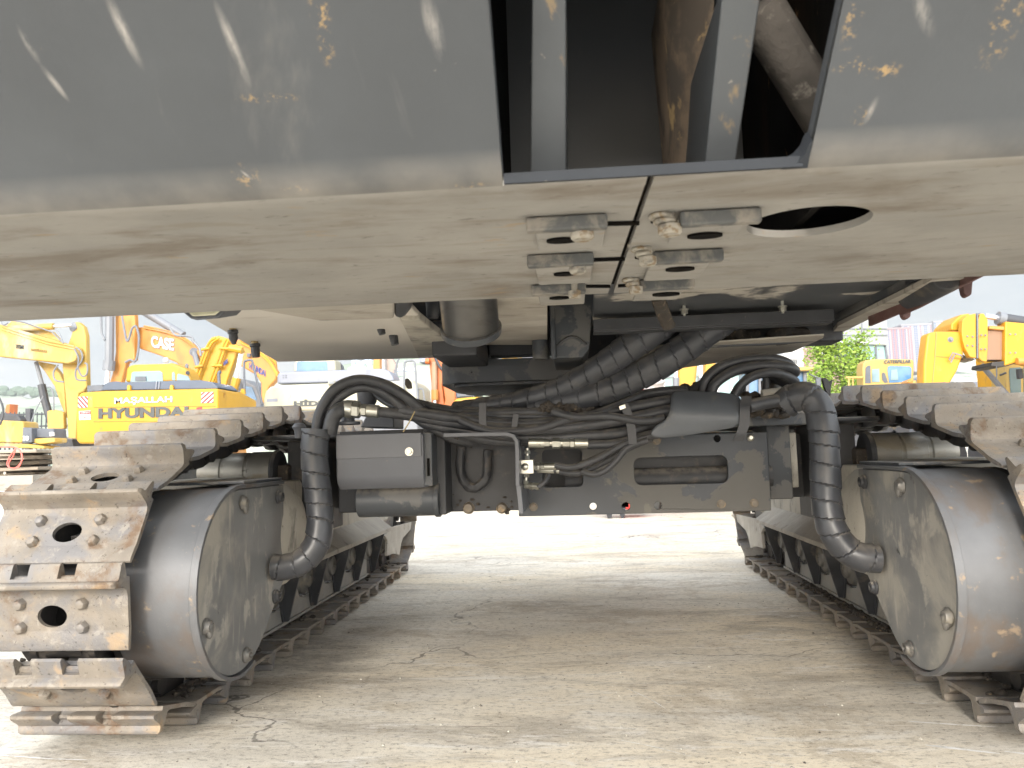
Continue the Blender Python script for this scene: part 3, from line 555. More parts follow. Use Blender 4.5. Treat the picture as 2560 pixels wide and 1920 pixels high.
def at(s):
    s %= LEN
    lo = 0
    for i in range(len(PATH)):
        if cum[i+1] >= s: lo = i; break
    t = (s-cum[lo])/(cum[lo+1]-cum[lo]+1e-9); a, b = PATH[lo], PATH[(lo+1) % len(PATH)]; return (a[0]+(b[0]-a[0])*t, a[1]+(b[1]-a[1])*t)
def shoe_mesh():
    """one grouser shoe: local x across (width), y along travel, z outward"""
    g = MB(); w = .487; p = PIT
    prof = [(-.012, -.014), (-.012, .058), (-.011, .066), (-.007, .071), (0, .073), (.005, .070), (.008, .064), (.012, .040), (.017, .018), (.024, .006), (.034, .001), (.050, 0), (.050, -.014)]
    def arc_x(x, z): return x
    A = []; B = []
    for (y, z) in prof: A.append((-w/2, y, z)); B.append((w/2, y, z))
    # chamfered ends of the grouser: loft through inner stations
    def st(x, cut): return [(x, y, min(z, .073-cut) if z > .03 else z) for y, z in prof]
    S_ = [st(-w/2, .014), st(-w/2+.003, .007), st(-w/2+.008, .002), st(-w/2+.015, 0), st(w/2-.015, 0), st(w/2-.008, .002), st(w/2-.003, .007), st(w/2, .014)]
    V = [[g.bm.verts.new(q) for q in q_] for q_ in S_]; n_ = len(prof)
    for a_ in range(len(V)-1):
        for b_ in range(n_): g._f([V[a_][b_], V[a_+1][b_], V[a_+1][(b_+1) % n_], V[a_][(b_+1) % n_]])
    g._f(V[0]); g._f(V[-1][::-1])
    hh = [(.048*math.cos(t*math.pi/12), .105+.034*math.sin(t*math.pi/12)) for t in range(24)]
    g.sheet([(-w/2, .05), (w/2, .05), (w/2, .150), (-w/2, .150)], [hh], (0, 0, -.014), (1, 0, 0), (0, 1, 0), .014)
    e = p-.016
    g.prism([(-w/2, y, z) for y, z in ((.150, 0), (.162, .002), (e-.012, .006), (e-.003, .004), (e, -.001), (e-.003, -.006), (.165, -.012), (.150, -.014))], (w, 0, 0))
    # overlapping tail on the other side of the grouser, notched where the links run
    def tail(x0, x1, y0): g.prism([(x0, y, z) for y, z in ((-.012, .0), (-.012, .046), (-.020, .040), (y0+.008, .026), (y0, .021), (y0-.002, .012), (y0+.004, .008))], (x1-x0, 0, 0))
    tail(-w/2, -.102, -.060); tail(-.048, .048, -.060); tail(.102, w/2, -.060); tail(-.102, -.048, -.022); tail(.048, .102, -.022)
    for sx in (-1, 1):
        for y in (.066, .138): g.lathe((sx*.100, y, 0), (0, 0, 1), [(0, .0195), (.012, .0185), (.019, .014), (.022, .006)], 6)
    bmesh.ops.recalc_face_normals(g.bm, faces=g.bm.faces[:])
    o = g.build('track_shoe', mShoe, None, 0, 32); return o
def link_local(g, xf):
    """two side bars with bosses plus the pin bushing of one link"""
    for sx in (-1, 1):
        x = sx*.072
        pts = [(-.02, -.105), (.05, -.115), (.11, -.112), (.135, -.100), (.20, -.100), (PIT+.02, -.090), (PIT+.022, -.050), (.20, -.040), (.19, -.015), (.03, -.015), (.02, -.045), (-.02, -.055)]
        g.loft([xf((x-.013, y, z)) for y, z in pts], [xf((x+.013, y, z)) for y, z in pts])
        g.lathe(xf((x+sx*.013, .0, -.07)), xf((x+sx*.05, 0, -.07))-xf((x+sx*.013, 0, -.07)), [(0, .034), (.022, .034), (.024, .02)], 16)
    g.lathe(xf((-.06, 0, -.07)), xf((.06, 0, -.07))-xf((-.06, 0, -.07)), [(0, .030), (.12, .030)], 16)
proto = shoe_mesh()
first = [True]
# phase: the near edge of a bottom shoe stands at y = 2.735
def track(side):
    xm = XC+side*1.5605+(.018 if side > 0 else 0)
    g = MB(); mats = []
    s0 = 2.735-2.70
    for k in range(NSH):
        sA = s0+k*PIT; a = at(sA); b = at(sA+PIT)
        t = Vector((0, b[0]-a[0], b[1]-a[1])).normalized(); out_ = Vector((0, t.z, -t.y))   # outward: down on the bottom run
        M4 = Matrix(((1, 0, 0), (0, t.y, t.z), (0, out_.y, out_.z))).transposed().to_4x4(); M4.translation = Vector((xm, a[0], a[1]))+out_*.07
        mats.append(M4); link_local(g, lambda p, M4=M4: M4 @ Vector(p))
    tc_ = g.build('track_chain', mLink, EX, 0, 30)
    pm = MB(); rp = random.Random(31+side)
    for M4 in mats:
        for k in range(7):
            p = M4 @ Vector((rp.choice((-1, 1))*rp.uniform(.03, .2), rp.uniform(-.02, .2), rp.uniform(-.03, -.014))); pm.sphere(p, rp.uniform(.006, .018), sc=(1.3, 1, .7))
    tag(pm.build('packed_mud', mMuck, tc_, jit=.008, jsc=50), kind='stuff')
    for k, M4 in enumerate(mats):
        if first[0]: o = proto; first[0] = False
        else: o = proto.copy(); COL.objects.link(o)
        o.parent = tc_; o.matrix_world = M4
    return tc_
trL = track(-1); trR = track(1)
# ---- final drive covers
def cover(side):
    cy, cz, r = 2.685, .515, .335; xp = XC+side*1.145; xo = XC+side*1.42
    def outline(r, off=0):
        o = [(3.085, cz+r), (cy, cz+r)]
        o += [(cy+r*math.cos(R(a)), cz+r*math.sin(R(a))) for a in range(98, 296, 8)]
        o += [(3.085, .455)]
        return o
    O = outline(r)
    g = MB(); g.prism([(xp+side*.012, y, z) for y, z in outline(r-.012)], (side*(1.42-1.145)-side*.012, 0, 0)); body = g.build('final_drive_cover', mWrap, EX, .004)
    # flange rim, proud of the plate
    a = [(y, z) for y, z in O][:-1]; b = [(cy+(r-.013)*math.cos(R(t)), cz+(r-.013)*math.sin(R(t))) for t in range(98, 296, 8)]
    ring_o = a; ring_i = [(3.085, cz+r-.013), (cy, cz+r-.013)]+b
    va = [[Vector((xp-side*.010, y, z)) for y, z in ring_o], [Vector((xp-side*.010, y, z)) for y, z in ring_i], [Vector((xp+side*.016, y, z)) for y, z in ring_i], [Vector((xp+side*.016, y, z)) for y, z in ring_o]]
    g = MB(); V = [[g.bm.verts.new(p) for p in L_] for L_ in va]
    n = len(ring_o)
    for i in range(n-1):
        for j in range(4): g._f([V[j][i], V[j][i+1], V[(j+1) % 4][i+1], V[(j+1) % 4][i]])
    g._f([V[j][0] for j in range(4)]); g._f([V[j][-1] for j in range(4)])
    g.build('rim', mWrap, body, .002)
    g = MB(); g.prism([(xp, y, z) for y, z in ([(3.10, cz+r-.018), (cy, cz+r-.018)]+[(cy+(r-.018)*math.cos(R(t)), cz+(r-.018)*math.sin(R(t))) for t in range(98, 312, 6)]+[(3.10, .448)])], (side*.010, 0, 0))
    g.build('side_plate', mCover, body, .003)
    # fold of the top
    g = MB(); g.box(min(xp+side*.0, xp+side*.30), max(xp+side*.0, xp+side*.30), 2.72, 3.085, cz+r+.001, cz+r+.012); g.build('top_flange', mCH, body, .003)
    # bolts
    for y, z, kind in ((2.70, .785, 1), (3.035, .785, 2), (2.43, .41, 1), (3.00, .40, 2), (2.73, .245, 3)):
        m = MB(); p = Vector((xp-side*.002, y, z)); ax = (-side, 0, 0)
        m.lathe(p, ax, [(0, .027), (.007, .027), (.012, .021), (.020, .019), (.021, .010), (.015, .009)], 22)
        if kind == 1: m.sphere(p+Vector((-side*.012, .004, -.012)), .019, sc=(.6, 1, 1.5))
        m.build('bolt', mRoll if kind != 2 else mCHd, body, jit=.004 if kind == 1 else 0, jsc=60)
    # final drive hub behind the cover
    g = MB(); g.lathe((xp+side*.27, cy+.015, cz-.005), (side, 0, 0), [(0, .33), (.03, .33), (.05, .30), (.08, .22), (.3, .20), (.32, .30), (.36, .31), (.38, .2)], 40); g.build('sprocket_hub', mLink, body)
    return body
cover(-1); cover(1)
# sprocket teeth ring
for side in (-1, 1):
    g = MB(); n = 21; cy, cz = 2.70, .508; L_ = []
    for k in range(n*2):
        r = .355 if k % 2 else .30; a = math.pi*k/n; L_.append((cy+r*math.cos(a), cz+r*math.sin(a)))
    xm = XC+side*1.5605
    g.prism([(xm-.03, y, z) for y, z in L_], (.06, 0, 0)); g.lathe((xm-side*.03, cy, cz), (side, 0, 0), [(0, .2), (.24, .19), (.25, .1)], 30); g.build('sprocket', mLink, EX, .004)
# ---- track frames, rollers, guards
mGuard = srf('guard_paint', (.26, .252, .235), .6, 0, [(DUST, 9, .46, .66, .7, one, .9), ((.08, .08, .08), 20, .6, .7, .5, one, .6)])
def frame(side):
    X = lambda a: XC+side*a
    def lp(x, y, a): p = PX(x, y, XC-a); return (p.y, p.z)      # measured on the left track, mirrored for the right one
    g = MB()
    sec = [(1.40, .46), (1.40, .80), (1.46, .86), (1.72, .86), (1.72, .44), (1.44, .42)]
    g.prism([(X(a), 3.05, z) for a, z in sec], (0, 2.85, 0))
    fr = g.build('track_frame', mMudP, EX, .008)
    g = MB(); s2 = [(1.285, .405), (1.288, .428), (1.41, .52), (1.41, .49), (1.30, .40)]
    g.prism([(X(a), 3.0, z) for a, z in s2], (0, 2.55, 0)); g.build('frame_ledge', mMudU, fr, .003)
    g = MB(); g.lathe((X(1.13), 3.22, .62), (side, 0, 0), [(0, .10), (.02, .17), (.06, .21), (.3, .22)], 36); g.build('motor_housing', mMudP, fr, .004)
    g = MB(); g.prism([(X(1.22), y, z) for y, z in ((3.05, .50), (3.05, .84), (3.5, .84), (3.75, .66), (3.75, .50))], (side*.2, 0, 0)); g.build('motor_cradle', mMudP, fr, .006)
    y = 3.36
    while y < 5.95:
        m = MB(); m.lathe((X(1.42), y, .292), (side, 0, 0), [(0, .020), (.0005, .024), (.001, .046), (.006, .056), (.02, .060), (.03, .086), (.04, .09), (.10, .09), (.12, .108), (.14, .108)], 30)
        m.lathe((X(1.415), y, .292), (side, 0, 0), [(0, .012), (.006, .014)], 6)
        m.box(min(X(1.40), X(1.50)), max(X(1.40), X(1.50)), y-.085, y+.085, .375, .400)
        m.build('track_roller', mRoll, fr, .002); y += .42
    m = MB(); y0, y1 = 2.98, 5.45; xg = X(1.45); top = []
    k = 0
    while 3.05+.42*k < y1:
        yy = 3.05+.42*k; top += [(yy, .19), (yy+.06, .32), (yy+.12, .34), (yy+.17, .27), (yy+.22, .20), (yy+.31, .185), (yy+.37, .19)]; k += 1
    ol = [(y0, .105), (y1, .105), (y1, .25)]+[(a, b) for a, b in reversed(top) if y0+.02 < a < y1-.02]+[(y0, .26)]
    m.prism([(xg, a, b) for a, b in ol], (side*.012, 0, 0))
    m.box(min(X(1.435), X(1.46)), max(X(1.435), X(1.46)), y0, y1, .1045, .118)
    gd = m.build('track_guide_guard', mGuard, fr, .002)
    for k in range(6):
        yy = 3.46+.42*k
        m = MB(); m.prism([(X(1.448), yy-.02, .12), (X(1.448), yy-.09, .415), (X(1.32), yy-.09, .415), (X(1.42), yy-.01, .12)], (0, .014, 0))
        m.prism([(X(1.447), yy-.14, .41), (X(1.447), yy-.03, .41), (X(1.447), yy+.01, .12), (X(1.447), yy-.03, .12)], (-side*.008, 0, 0)); m.build('guard_rib', mCHd, gd, .002)
    m = MB(); pl = [lp(*q, 1.35) for q in ((980, 1318), (1036, 1303), (1043, 1306), (1008, 1345), (1003, 1360), (999, 1388), (993, 1386), (985, 1384), (968, 1390), (969, 1352), (962, 1340))]
    m.prism([(X(1.35), a, b) for a, b in pl], (side*.02, 0, 0)); m.build('idler_guard', mMudU, fr, .004)
    m = MB(); m.lathe((X(1.47), 6.13, .486), (side, 0, 0), [(0, .1), (0, .24), (.03, .245), (.05, .27), (.13, .27), (.15, .245), (.18, .24)], 40); m.build('idler', mRoll, fr)
    # carrier rollers: bright worn drums with a dark seal ring and bracket at the inner end
    for cy, cz in ((3.52, .885), (4.95, .855)):
        m = MB(); m.lathe((X(1.34), cy, cz), (side, 0, 0), [(0, .05), (.002, .086), (.025, .09), (.11, .09), (.115, .083), (.125, .083), (.13, .088), (.22, .088), (.225, .08), (.24, .08), (.245, .086), (.33, .086), (.335, .06), (.36, .06)], 44); cr_ = m.build('carrier_roller', mDrum, fr)
        m = MB(); m.lathe((X(1.315), cy, cz), (side, 0, 0), [(0, .058), (.001, .070), (.008, .092), (.02, .098), (.03, .094), (.032, .07)], 40); m.build('seal_ring', mCHd, cr_)
    m = MB(); m.box(min(X(1.27), X(1.34)), max(X(1.27), X(1.34)), 3.47, 3.57, .78, .91); m.box(min(X(1.26), X(1.38)), max(X(1.26), X(1.38)), 3.44, 3.72, .72, .80)
    m.lathe((X(1.28), 3.68, .86), (side*.6, -.3, .25), [(0, .03), (.16, .035)], 14); m.build('roller_bracket', mMuck, fr, .01, jit=.006, jsc=25)
    # mud lying on the lower shoes
    m = MB()
    rnd = random.Random(5+side)
    for k in range(240 if side > 0 else 90):
        yy = rnd.uniform(3.0, 4.9) if side > 0 else rnd.uniform(2.75, 3.4); xx = X(1.43-abs(rnd.gauss(0, .025))); rr = rnd.uniform(.005, .014)
        m.sphere((xx, yy, .098+rnd.uniform(0, .010)), rr, sc=(1, 1, .7))
    tag(m.build('mud_crumbs', mMuck, fr, jit=.008, jsc=60), kind='stuff')
    return fr
frame(-1); frame(1)
# ---- centre frame (car body) between the tracks
def V3(x, y, Y): return PY(x, y, Y)
Yp = 3.4
def q2(x, y): p = PY(x, y, Yp); return (p.x, p.z)
bl = q2(1297, 1288); tr_ = q2(1917, 1083); x0, x1, z0, z1 = bl[0], tr_[0], .656, .992
g = MB()
def hole(cx, cy, rx, ry=None): c = q2(cx, cy); k = Yp/FPX; return circ(c[0], c[1], rx*k, 20, (ry or rx)*k)
def slot(xa, ya, xb, yb, r): a = q2(xa, yb); b = q2(xb, ya); return rrect(a[0], b[0], min(a[1], b[1]), max(a[1], b[1]), r)
holes = [slot(1587, 1138, 1818, 1213, .032), slot(1357, 1122, 1454, 1218, .02)]+[hole(*h) for h in ((1483, 1266, 9), (1565, 1266, 10), (1645, 1264, 9.5), (1793, 1096, 8))]
g.sheet([(x0, z0), (x1, z0), (x1, z1), (x0, z1)], holes, (0, Yp, 0), (1, 0, 0), (0, 0, 1), -.022)
CF = g.build('centre_frame', mFlake, EX, .003)
g = MB(); g.box(x0-.2, x1-.02, 3.50, 3.52, .73, .985); g.box(x0-.55, x1-.02, 3.52, 5.5, .985, 1.0); g.box(x0-.55, x1-.02, 3.6, 5.4, .74, .97)
a = q2(1700, 1190); g.lathe((-.05, 3.475, .80), (1, 0, 0), [(0, .05), (.9, .05)], 24); g.build('frame_core', mCHd, CF)
for cx, cy in ((1334, 1267), (1803, 1260), (1885, 1258), (1641, 1102)):
    p = PY(cx, cy, Yp-.001); m = MB(); m.lathe(p, (0, -1, 0), [(0, .019), (.004, .019), (.005, .014), (.010, .013), (.011, .006)], 18); m.build('bolt', mBolt, CF)
p = PY(1876, 1094, Yp); m = MB(); m.lathe(p, (0, -1, 0), [(0, .016), (.01, .015), (.016, .008)], 16); m.build('bolt', mZinc, CF)
# side arms to the track frames
for sgn in (1, -1):
    m = MB(); xa = XC+sgn*.86; xb = XC+sgn*1.36
    m.box(min(xa, xb), max(xa, xb), 3.72, 4.7, .69, .985); m.box(min(xa, xb)-.05, max(xa, xb), 3.40, 4.8, 1.025, 1.045)
    m.box(XC+sgn*1.20-.09, XC+sgn*1.20+.09, 3.52, 3.8, .60, 1.02)
    arm = m.build('frame_arm', mCHd, CF, .008)
    m = MB(); xx = XC+sgn*.94; m.box(xx-.05, xx+.05, 3.45, 3.72, .70, 1.02); m.build('frame_web', mCH, CF, .006)
m = MB(); a = PY(1868, 1066, 3.30); b = PY(2021, 1030, 3.30); m.box(a.x-.25, b.x, 3.30, 3.75, a.z, a.z+.05); m.build('frame_top_plate', mCH, CF, .006)
m = MB(); m.obox(PY(1965, 1150, 3.50), (.045, 0, 0), (0, .02, 0), (0, 0, .12)); m.build('side_channel', mMudP, CF, .006)
# access box with cover plate, and drum under it
Yb = 3.02
a = PY(841, 1228, Yb); b = PY(1058, 1082, Yb)
prof = [(Yb, b.z-.004), (Yb, a.z+.055), (Yb+.012, a.z+.025), (Yb+.04, a.z+.004), (Yb+.30, a.z), (Yb+.30, b.z)]
m = MB(); m.prism([(a.x, y, z) for y, z in prof], (b.x-a.x, 0, 0)); AB = m.build('step_box', mPlain, CF, .006)
a2 = PY(841, 1150, Yb); b2 = PY(1053, 1084, Yb)
m = MB(); m.box(a2.x+.001, b2.x, Yb-.006, Yb-.0005, a2.z+.003, b.z+.001); m.build('cover_plate', mPlain, AB, .002)
m = MB(); m.box(PY(1053, 1100, Yb).x+.002, b.x+.03, Yb+.02, Yb+.3, a.z+.01, b.z); m.build('box_end', mCH, AB, .004)
m = MB(); c = PY(1023, 1129, Yb-.0065); m.lathe(c, (0, -1, 0), [(0, .0165), (.003, .0165)], 20); m.hexa(c+Vector((0, -.003, 0)), (0, -1, 0), .0125, .009); m.build('screw', mZinc, AB)
m = MB(); s = PY(1068, 1165, Yb-.002); m.box(s.x-.004, s.x+.006, Yb+.015, Yb+.022, s.z-.04, s.z+.03); m.build('slot_opening', mInner, AB)
a = PY(886, 1297, 3.1); b = PY(1095, 1228, 3.1); r = .066; m = MB()
m.lathe((a.x, 3.17, a.z+r), (1, 0, 0), [(0, r-.01), (.004, r), (.30, r), (b.x-a.x-.02, r)], 36); m.lathe((b.x-.022, 3.17, a.z+r), (1, 0, 0), [(0, r+.006), (.02, r+.006)], 36)
m.box(a.x+.01, b.x-.03, 3.17, 3.4, a.z+.003, b.z+.06)
m.build('air_drum', mCH, CF, .002)
# upright behind the box and the bracket bay
m = MB(); a = PY(1062, 1290, 3.15); b = PY(1112, 1085, 3.15); m.box(a.x, b.x, 3.15, 3.5, a.z+.003, b.z+.02); m.box(b.x-.02, PY(1300, 1200, 3.3).x, 3.3, 3.34, a.z+.003, b.z); m.box(PY(835, 1, 3.4).x, b.x, 3.4, 3.6, .69, .985)
BAY = m.build('bracket_bay', mCHd, CF, .006)
m = MB(); U_ = [PY(x, y, 3.27) for x, y in ((1152, 1118), (1152, 1180), (1165, 1210), (1185, 1220), (1208, 1205), (1218, 1180), (1218, 1125))]; m.tube(U_, .020, 10, 6); m.build('cast_ridge', mCHd, BAY, jit=.004, jsc=40)
def strip_y(pts, th, Y0, Y1, name, mat, par, bev=.002):
    """flat bar bent in the x-z plane, its width running from Y0 to Y1"""
    P = [PY(x, y, Y0) for x, y in pts]; m = MB(); L_ = []
    for i, p in enumerate(P):
        t = (P[min(i+1, len(P)-1)]-P[max(i-1, 0)]); t.y = 0; t.normalize(); n_ = Vector((-t.z, 0, t.x)); L_.append((p+n_*th/2, p-n_*th/2))
    R4 = []
    for u_, d_ in L_: R4.append([m.bm.verts.new(v) for v in (u_, d_, d_+Vector((0, Y1-Y0, 0)), u_+Vector((0, Y1-Y0, 0)))])
    for i in range(len(R4)-1):
        for j in range(4): m._f([R4[i][j], R4[i+1][j], R4[i+1][(j+1) % 4], R4[i][(j+1) % 4]])
    m._f(R4[0]); m._f(R4[-1][::-1]); return m.build(name, mat, par, bev)
strip_y([(1108, 1088), (1180, 1086), (1265, 1085), (1283, 1090), (1291, 1103), (1293, 1130), (1294, 1215)], .015, 2.955, 3.30, 'hoop_bracket', mPlain, CF)
strip_y([(1296, 1214), (1299, 1240), (1303, 1284)], .018, 2.975, 3.36, 'hoop_bracket', mPlain, CF)
for x, y, r in ((1172, 1270, .026), (1255, 1270, .024)):
    p = PY(x, y, 3.30); m = MB(); m.lathe(p, (0, -1, 0), [(0, r), (.006, r), (.012, r*.8), (.03, r*.7)], 20); m.build('bolt', mBolt, BAY, jit=.002, jsc=50)
m = MB()
rnd = random.Random(3)
for k in range(26):
    x = rnd.uniform(1110, 1285); y = rnd.choice((rnd.uniform(1095, 1120), rnd.uniform(1235, 1285))); m.sphere(PY(x, y, 3.29), rnd.uniform(.003, .009), sc=(1, .4, .8))
tag(m.build('caked_mud', mMuck, BAY, jit=.006, jsc=60), kind='stuff')
# ---- hoses
def hose(pts, r=.020, name='hydraulic_hose', mat=None, par=None, n=12):
    m = MB(); m.tube([PY(*p) for p in pts], r, n, 8); return m.build(name, mat or mHose, par or EX)
def wrapped(pts, r, r1=None, pitch=.066, name='wrapped_hose', sag=0):
    P = [PY(*p) for p in pts]; P = smooth(P, 14); tot = sum((P[i+1]-P[i]).length for i in range(len(P)-1))
    # even resampling so that the spiral steps come out crisp
    n = int(tot/.0045); Q = []; acc = 0; i = 0; seg = (P[1]-P[0]).length
    for k in range(n+1):
        d = tot*k/n
        while i < len(P)-2 and acc+seg < d: acc += seg; i += 1; seg = (P[i+1]-P[i]).length
        Q.append(P[i].lerp(P[i+1], min(1, (d-acc)/max(seg, 1e-6))))
    r1 = r1 or r
    ph = random.random()
    def rf(L_, a):
        t = L_/pitch+a/(2*math.pi)+ph+.12*math.sin(L_*23)+.05*math.sin(L_*61+a); fr = t-math.floor(t)
        rr = r+(r1-r)*min(1, L_/tot)
        k = math.floor(t)
        ho = noise.noise(Vector((k*3.7, 1, 2)))*.0025
        e = -.0035 if fr < .06 else .0
        return rr*(1+.03*noise.noise(Vector((L_*9, math.cos(a), math.sin(a)))))+.0042*fr+ho+e
    m = MB(); m.tube(Q, r, 40, 0, True, rf); return m.build(name, mWrapH, EX, 0, 28)
w1 = wrapped([(1690, 775, 2.98), (1640, 820, 2.96), (1560, 878, 2.99), (1480, 933, 3.05), (1400, 973, 3.1), (1310, 1000, 3.15), (1220, 1015, 3.2), (1140, 1024, 3.28)], .062, .034)
w2 = wrapped([(1850, 775, 2.97), (1775, 823, 2.95), (1690, 886, 2.97), (1600, 938, 3.02), (1510, 978, 3.05), (1420, 1003, 3.1), (1330, 1022, 3.15)], .058, .05)
wl_ = wrapped([(790, 1072, 2.98), (786, 1130, 2.98), (790, 1190, 2.98), (797, 1250, 2.98), (800, 1310, 2.97), (790, 1362, 2.96), (757, 1402, 2.95), (715, 1417, 2.95), (685, 1418, 2.95)], .053, .047)
wr_ = wrapped([(1960, 1012, 3.02), (1985, 995, 3.0), (2015, 990, 2.98), (2043, 1012, 2.97), (2057, 1065, 2.96), (2062, 1130, 2.96), (2064, 1200, 2.96), (2067, 1265, 2.95), (2082, 1325, 2.94), (2115, 1372, 2.93), (2155, 1393, 2.92), (2195, 1396, 2.92)], .054, .05)
hose([(790, 1085, 3.0), (800, 1030, 3.0), (835, 975, 3.0), (890, 950, 3.0), (950, 957, 3.0), (1005, 985, 3.0), (1060, 1030, 3.05), (1120, 1075, 3.1), (1175, 1100, 3.15)], .021)
hose([(810, 1085, 3.02), (828, 1020, 3.02), (860, 985, 3.02), (905, 968, 3.02), (960, 982, 3.02), (1010, 1020, 3.04), (1065, 1062, 3.08), (1130, 1095, 3.12), (1180, 1105, 3.16)], .0195)
hose([(822, 1085, 3.0), (832, 1045, 3.0), (846, 1028, 3.0), (862, 1020, 3.02)], .031)
hose([(940, 975, 3.3), (975, 1000, 3.25), (1030, 1030, 3.2), (1100, 1040, 3.2)], .016)
hose([(925, 972, 3.35), (960, 1003, 3.3), (1010, 1025, 3.25), (1080, 1045, 3.25)], .014)
m = MB(); a = PY(868, 1022, 3.02); d = (PY(945, 1029, 3.02)-a).normalized(); m.lathe(a-d*.02, d, [(0, .030), (.02, .036), (.045, .036)], 24); m.hexa(a+d*.026, d, .036, .03); m.lathe(a+d*.056, d, [(0, .02), (.02, .02)], 16); m.hexa(a+d*.062, d, .026, .022); m.lathe(a+d*.084, d, [(0, .026), (.045, .026), (.048, .022)], 24); m.build('hose_fitting', mZinc, EX)
hose([(945, 1029, 3.03), (1030, 1040, 3.05), (1120, 1060, 3.1), (1220, 1078, 3.15), (1350, 1085, 3.2)], .022)
m = MB(); a = PY(850, 1075, 3.1); b = PY(890, 1030, 3.1); m.lathe(PY(870, 1062, 3.1), (0, 0, 1), [(0, .05), (.012, .05), (.014, .028), (.05, .026)], 24); m.build('port_block', mPlain, EX, .002)
m = MB(); p = PY(918, 1005, 3.35); m.lathe(p+Vector((0, 0, -.02)), (0, 0, 1), [(0, .03), (.02, .042), (.08, .046), (.085, .03)], 28); m.prism([PY(x, y, 3.38) for x, y in ((900, 1068), (915, 1040), (960, 1020), (985, 1030), (985, 1070))], (0, .2, 0)); m.build('grease_housing', mPlain, EX, .006)
m = MB(); m.box(PY(835, 1, 3.28).x, PY(1300, 1, 3.28).x, 3.30, 3.9, 1.022, 1.05); m.build('frame_top_plate', mCHd, CF, .004)
B_ = [([(1010, 1003), (1120, 1024), (1250, 1032), (1400, 1026), (1520, 1004), (1640, 985), (1720, 975)], 3.12, .020),
      ([(1000, 1022), (1120, 1044), (1260, 1054), (1400, 1050), (1530, 1032), (1650, 1005), (1740, 990)], 3.05, .022),
      ([(1020, 1040), (1150, 1062), (1290, 1074), (1420, 1070), (1540, 1054), (1660, 1025), (1740, 1010)], 3.03, .022),
      ([(1060, 1055), (1200, 1080), (1330, 1094), (1450, 1092), (1560, 1078), (1660, 1050), (1740, 1040)], 3.06, .021),
      ([(1110, 1075), (1240, 1098), (1360, 1106), (1480, 1102), (1570, 1092), (1660, 1075)], 3.12, .020),
      ([(1100, 1040), (1240, 1046), (1400, 1040), (1540, 1018), (1660, 995)], 3.2, .022),
      ([(1000, 1012), (1130, 1036), (1280, 1064), (1440, 1060), (1560, 1040), (1690, 1010)], 3.14, .018),
      ([(1468, 1108), (1540, 1106), (1610, 1092), (1680, 1075)], 3.05, .019),
      ([(1388, 1166), (1430, 1166), (1490, 1146), (1560, 1112), (1620, 1092), (1680, 1078)], 3.04, .013),
      ([(1400, 1176), (1450, 1180), (1510, 1158), (1570, 1122), (1630, 1100)], 3.06, .012),
      ([(1455, 1176), (1485, 1183), (1515, 1176), (1540, 1150), (1570, 1118), (1620, 1098)], 3.03, .0125),
      ([(1385, 1177), (1440, 1168), (1500, 1138), (1570, 1104), (1640, 1085)], 3.08, .011),
      ([(1345, 1215), (1362, 1208), (1372, 1190)], 3.05, .010)]
rh = random.Random(21)
for pts, Yv, r in B_: hose([(x, y+rh.uniform(-4, 4), Yv+rh.uniform(-.02, .02)) for x, y in pts], r)
for k in range(6):
    y0 = rh.uniform(1000, 1050); y1 = rh.uniform(1030, 1085); y2 = rh.uniform(1000, 1050)
    hose([(1000+rh.uniform(0, 90), y0, 3.2), (1140, (y0+y1)/2+rh.uniform(-6, 6), 3.12), (1290, y1, 3.08+rh.uniform(-.04, .06)), (1440, y1+rh.uniform(-8, 4), 3.09), (1560, (y1+y2)/2+rh.uniform(-5, 10), 3.1), (1690, y2, 3.12)], rh.choice((.012, .015, .018)))
hose([(1150, 1050, 3.02), (1230, 1078, 3.0), (1340, 1072, 3.0), (1420, 1048, 3.01), (1500, 1030, 3.03), (1600, 990, 3.08)], .017)
hose([(1380, 1028, 3.0), (1440, 1042, 2.99), (1520, 1040, 2.98), (1600, 1052, 2.99), (1660, 1046, 3.0)], .016)
# cable ties / straps round the bundle
def strap(pts, w, Yv, name='hose_strap'):
    P = smooth([PY(x, y, Yv) for x, y in pts], 6); m = MB(); rows = []
    for i, p in enumerate(P):
        t = (P[min(i+1, len(P)-1)]-P[max(i-1, 0)]).normalized(); s_ = Vector((t.z, 0, -t.x)); s_.normalize()
        rows.append([m.bm.verts.new(q) for q in (p-s_*w/2, p+s_*w/2, p+s_*w/2+Vector((0, .006, 0)), p-s_*w/2+Vector((0, .006, 0)))])
    for i in range(len(rows)-1):
        for j in range(4): m._f([rows[i][j], rows[i][(j+1) % 4], rows[i+1][(j+1) % 4], rows[i+1][j]])
    m._f(rows[0]); m._f(rows[-1]); return m.build(name, mHose, EX)
strap([(1560, 1012), (1570, 1035), (1578, 1070), (1582, 1110)], .032, 2.99)
strap([(1207, 1008), (1206, 1040), (1208, 1070)], .028, 3.0)
strap([(1290, 1035), (1286, 1065), (1284, 1090)], .022, 3.0)
m = MB(); p = PY(1556, 1018, 2.98); m.obox(p, (.012, 0, .004), (0, .006, 0), (-.002, 0, .008)); m.build('strap_buckle', mZinc, EX, .002)
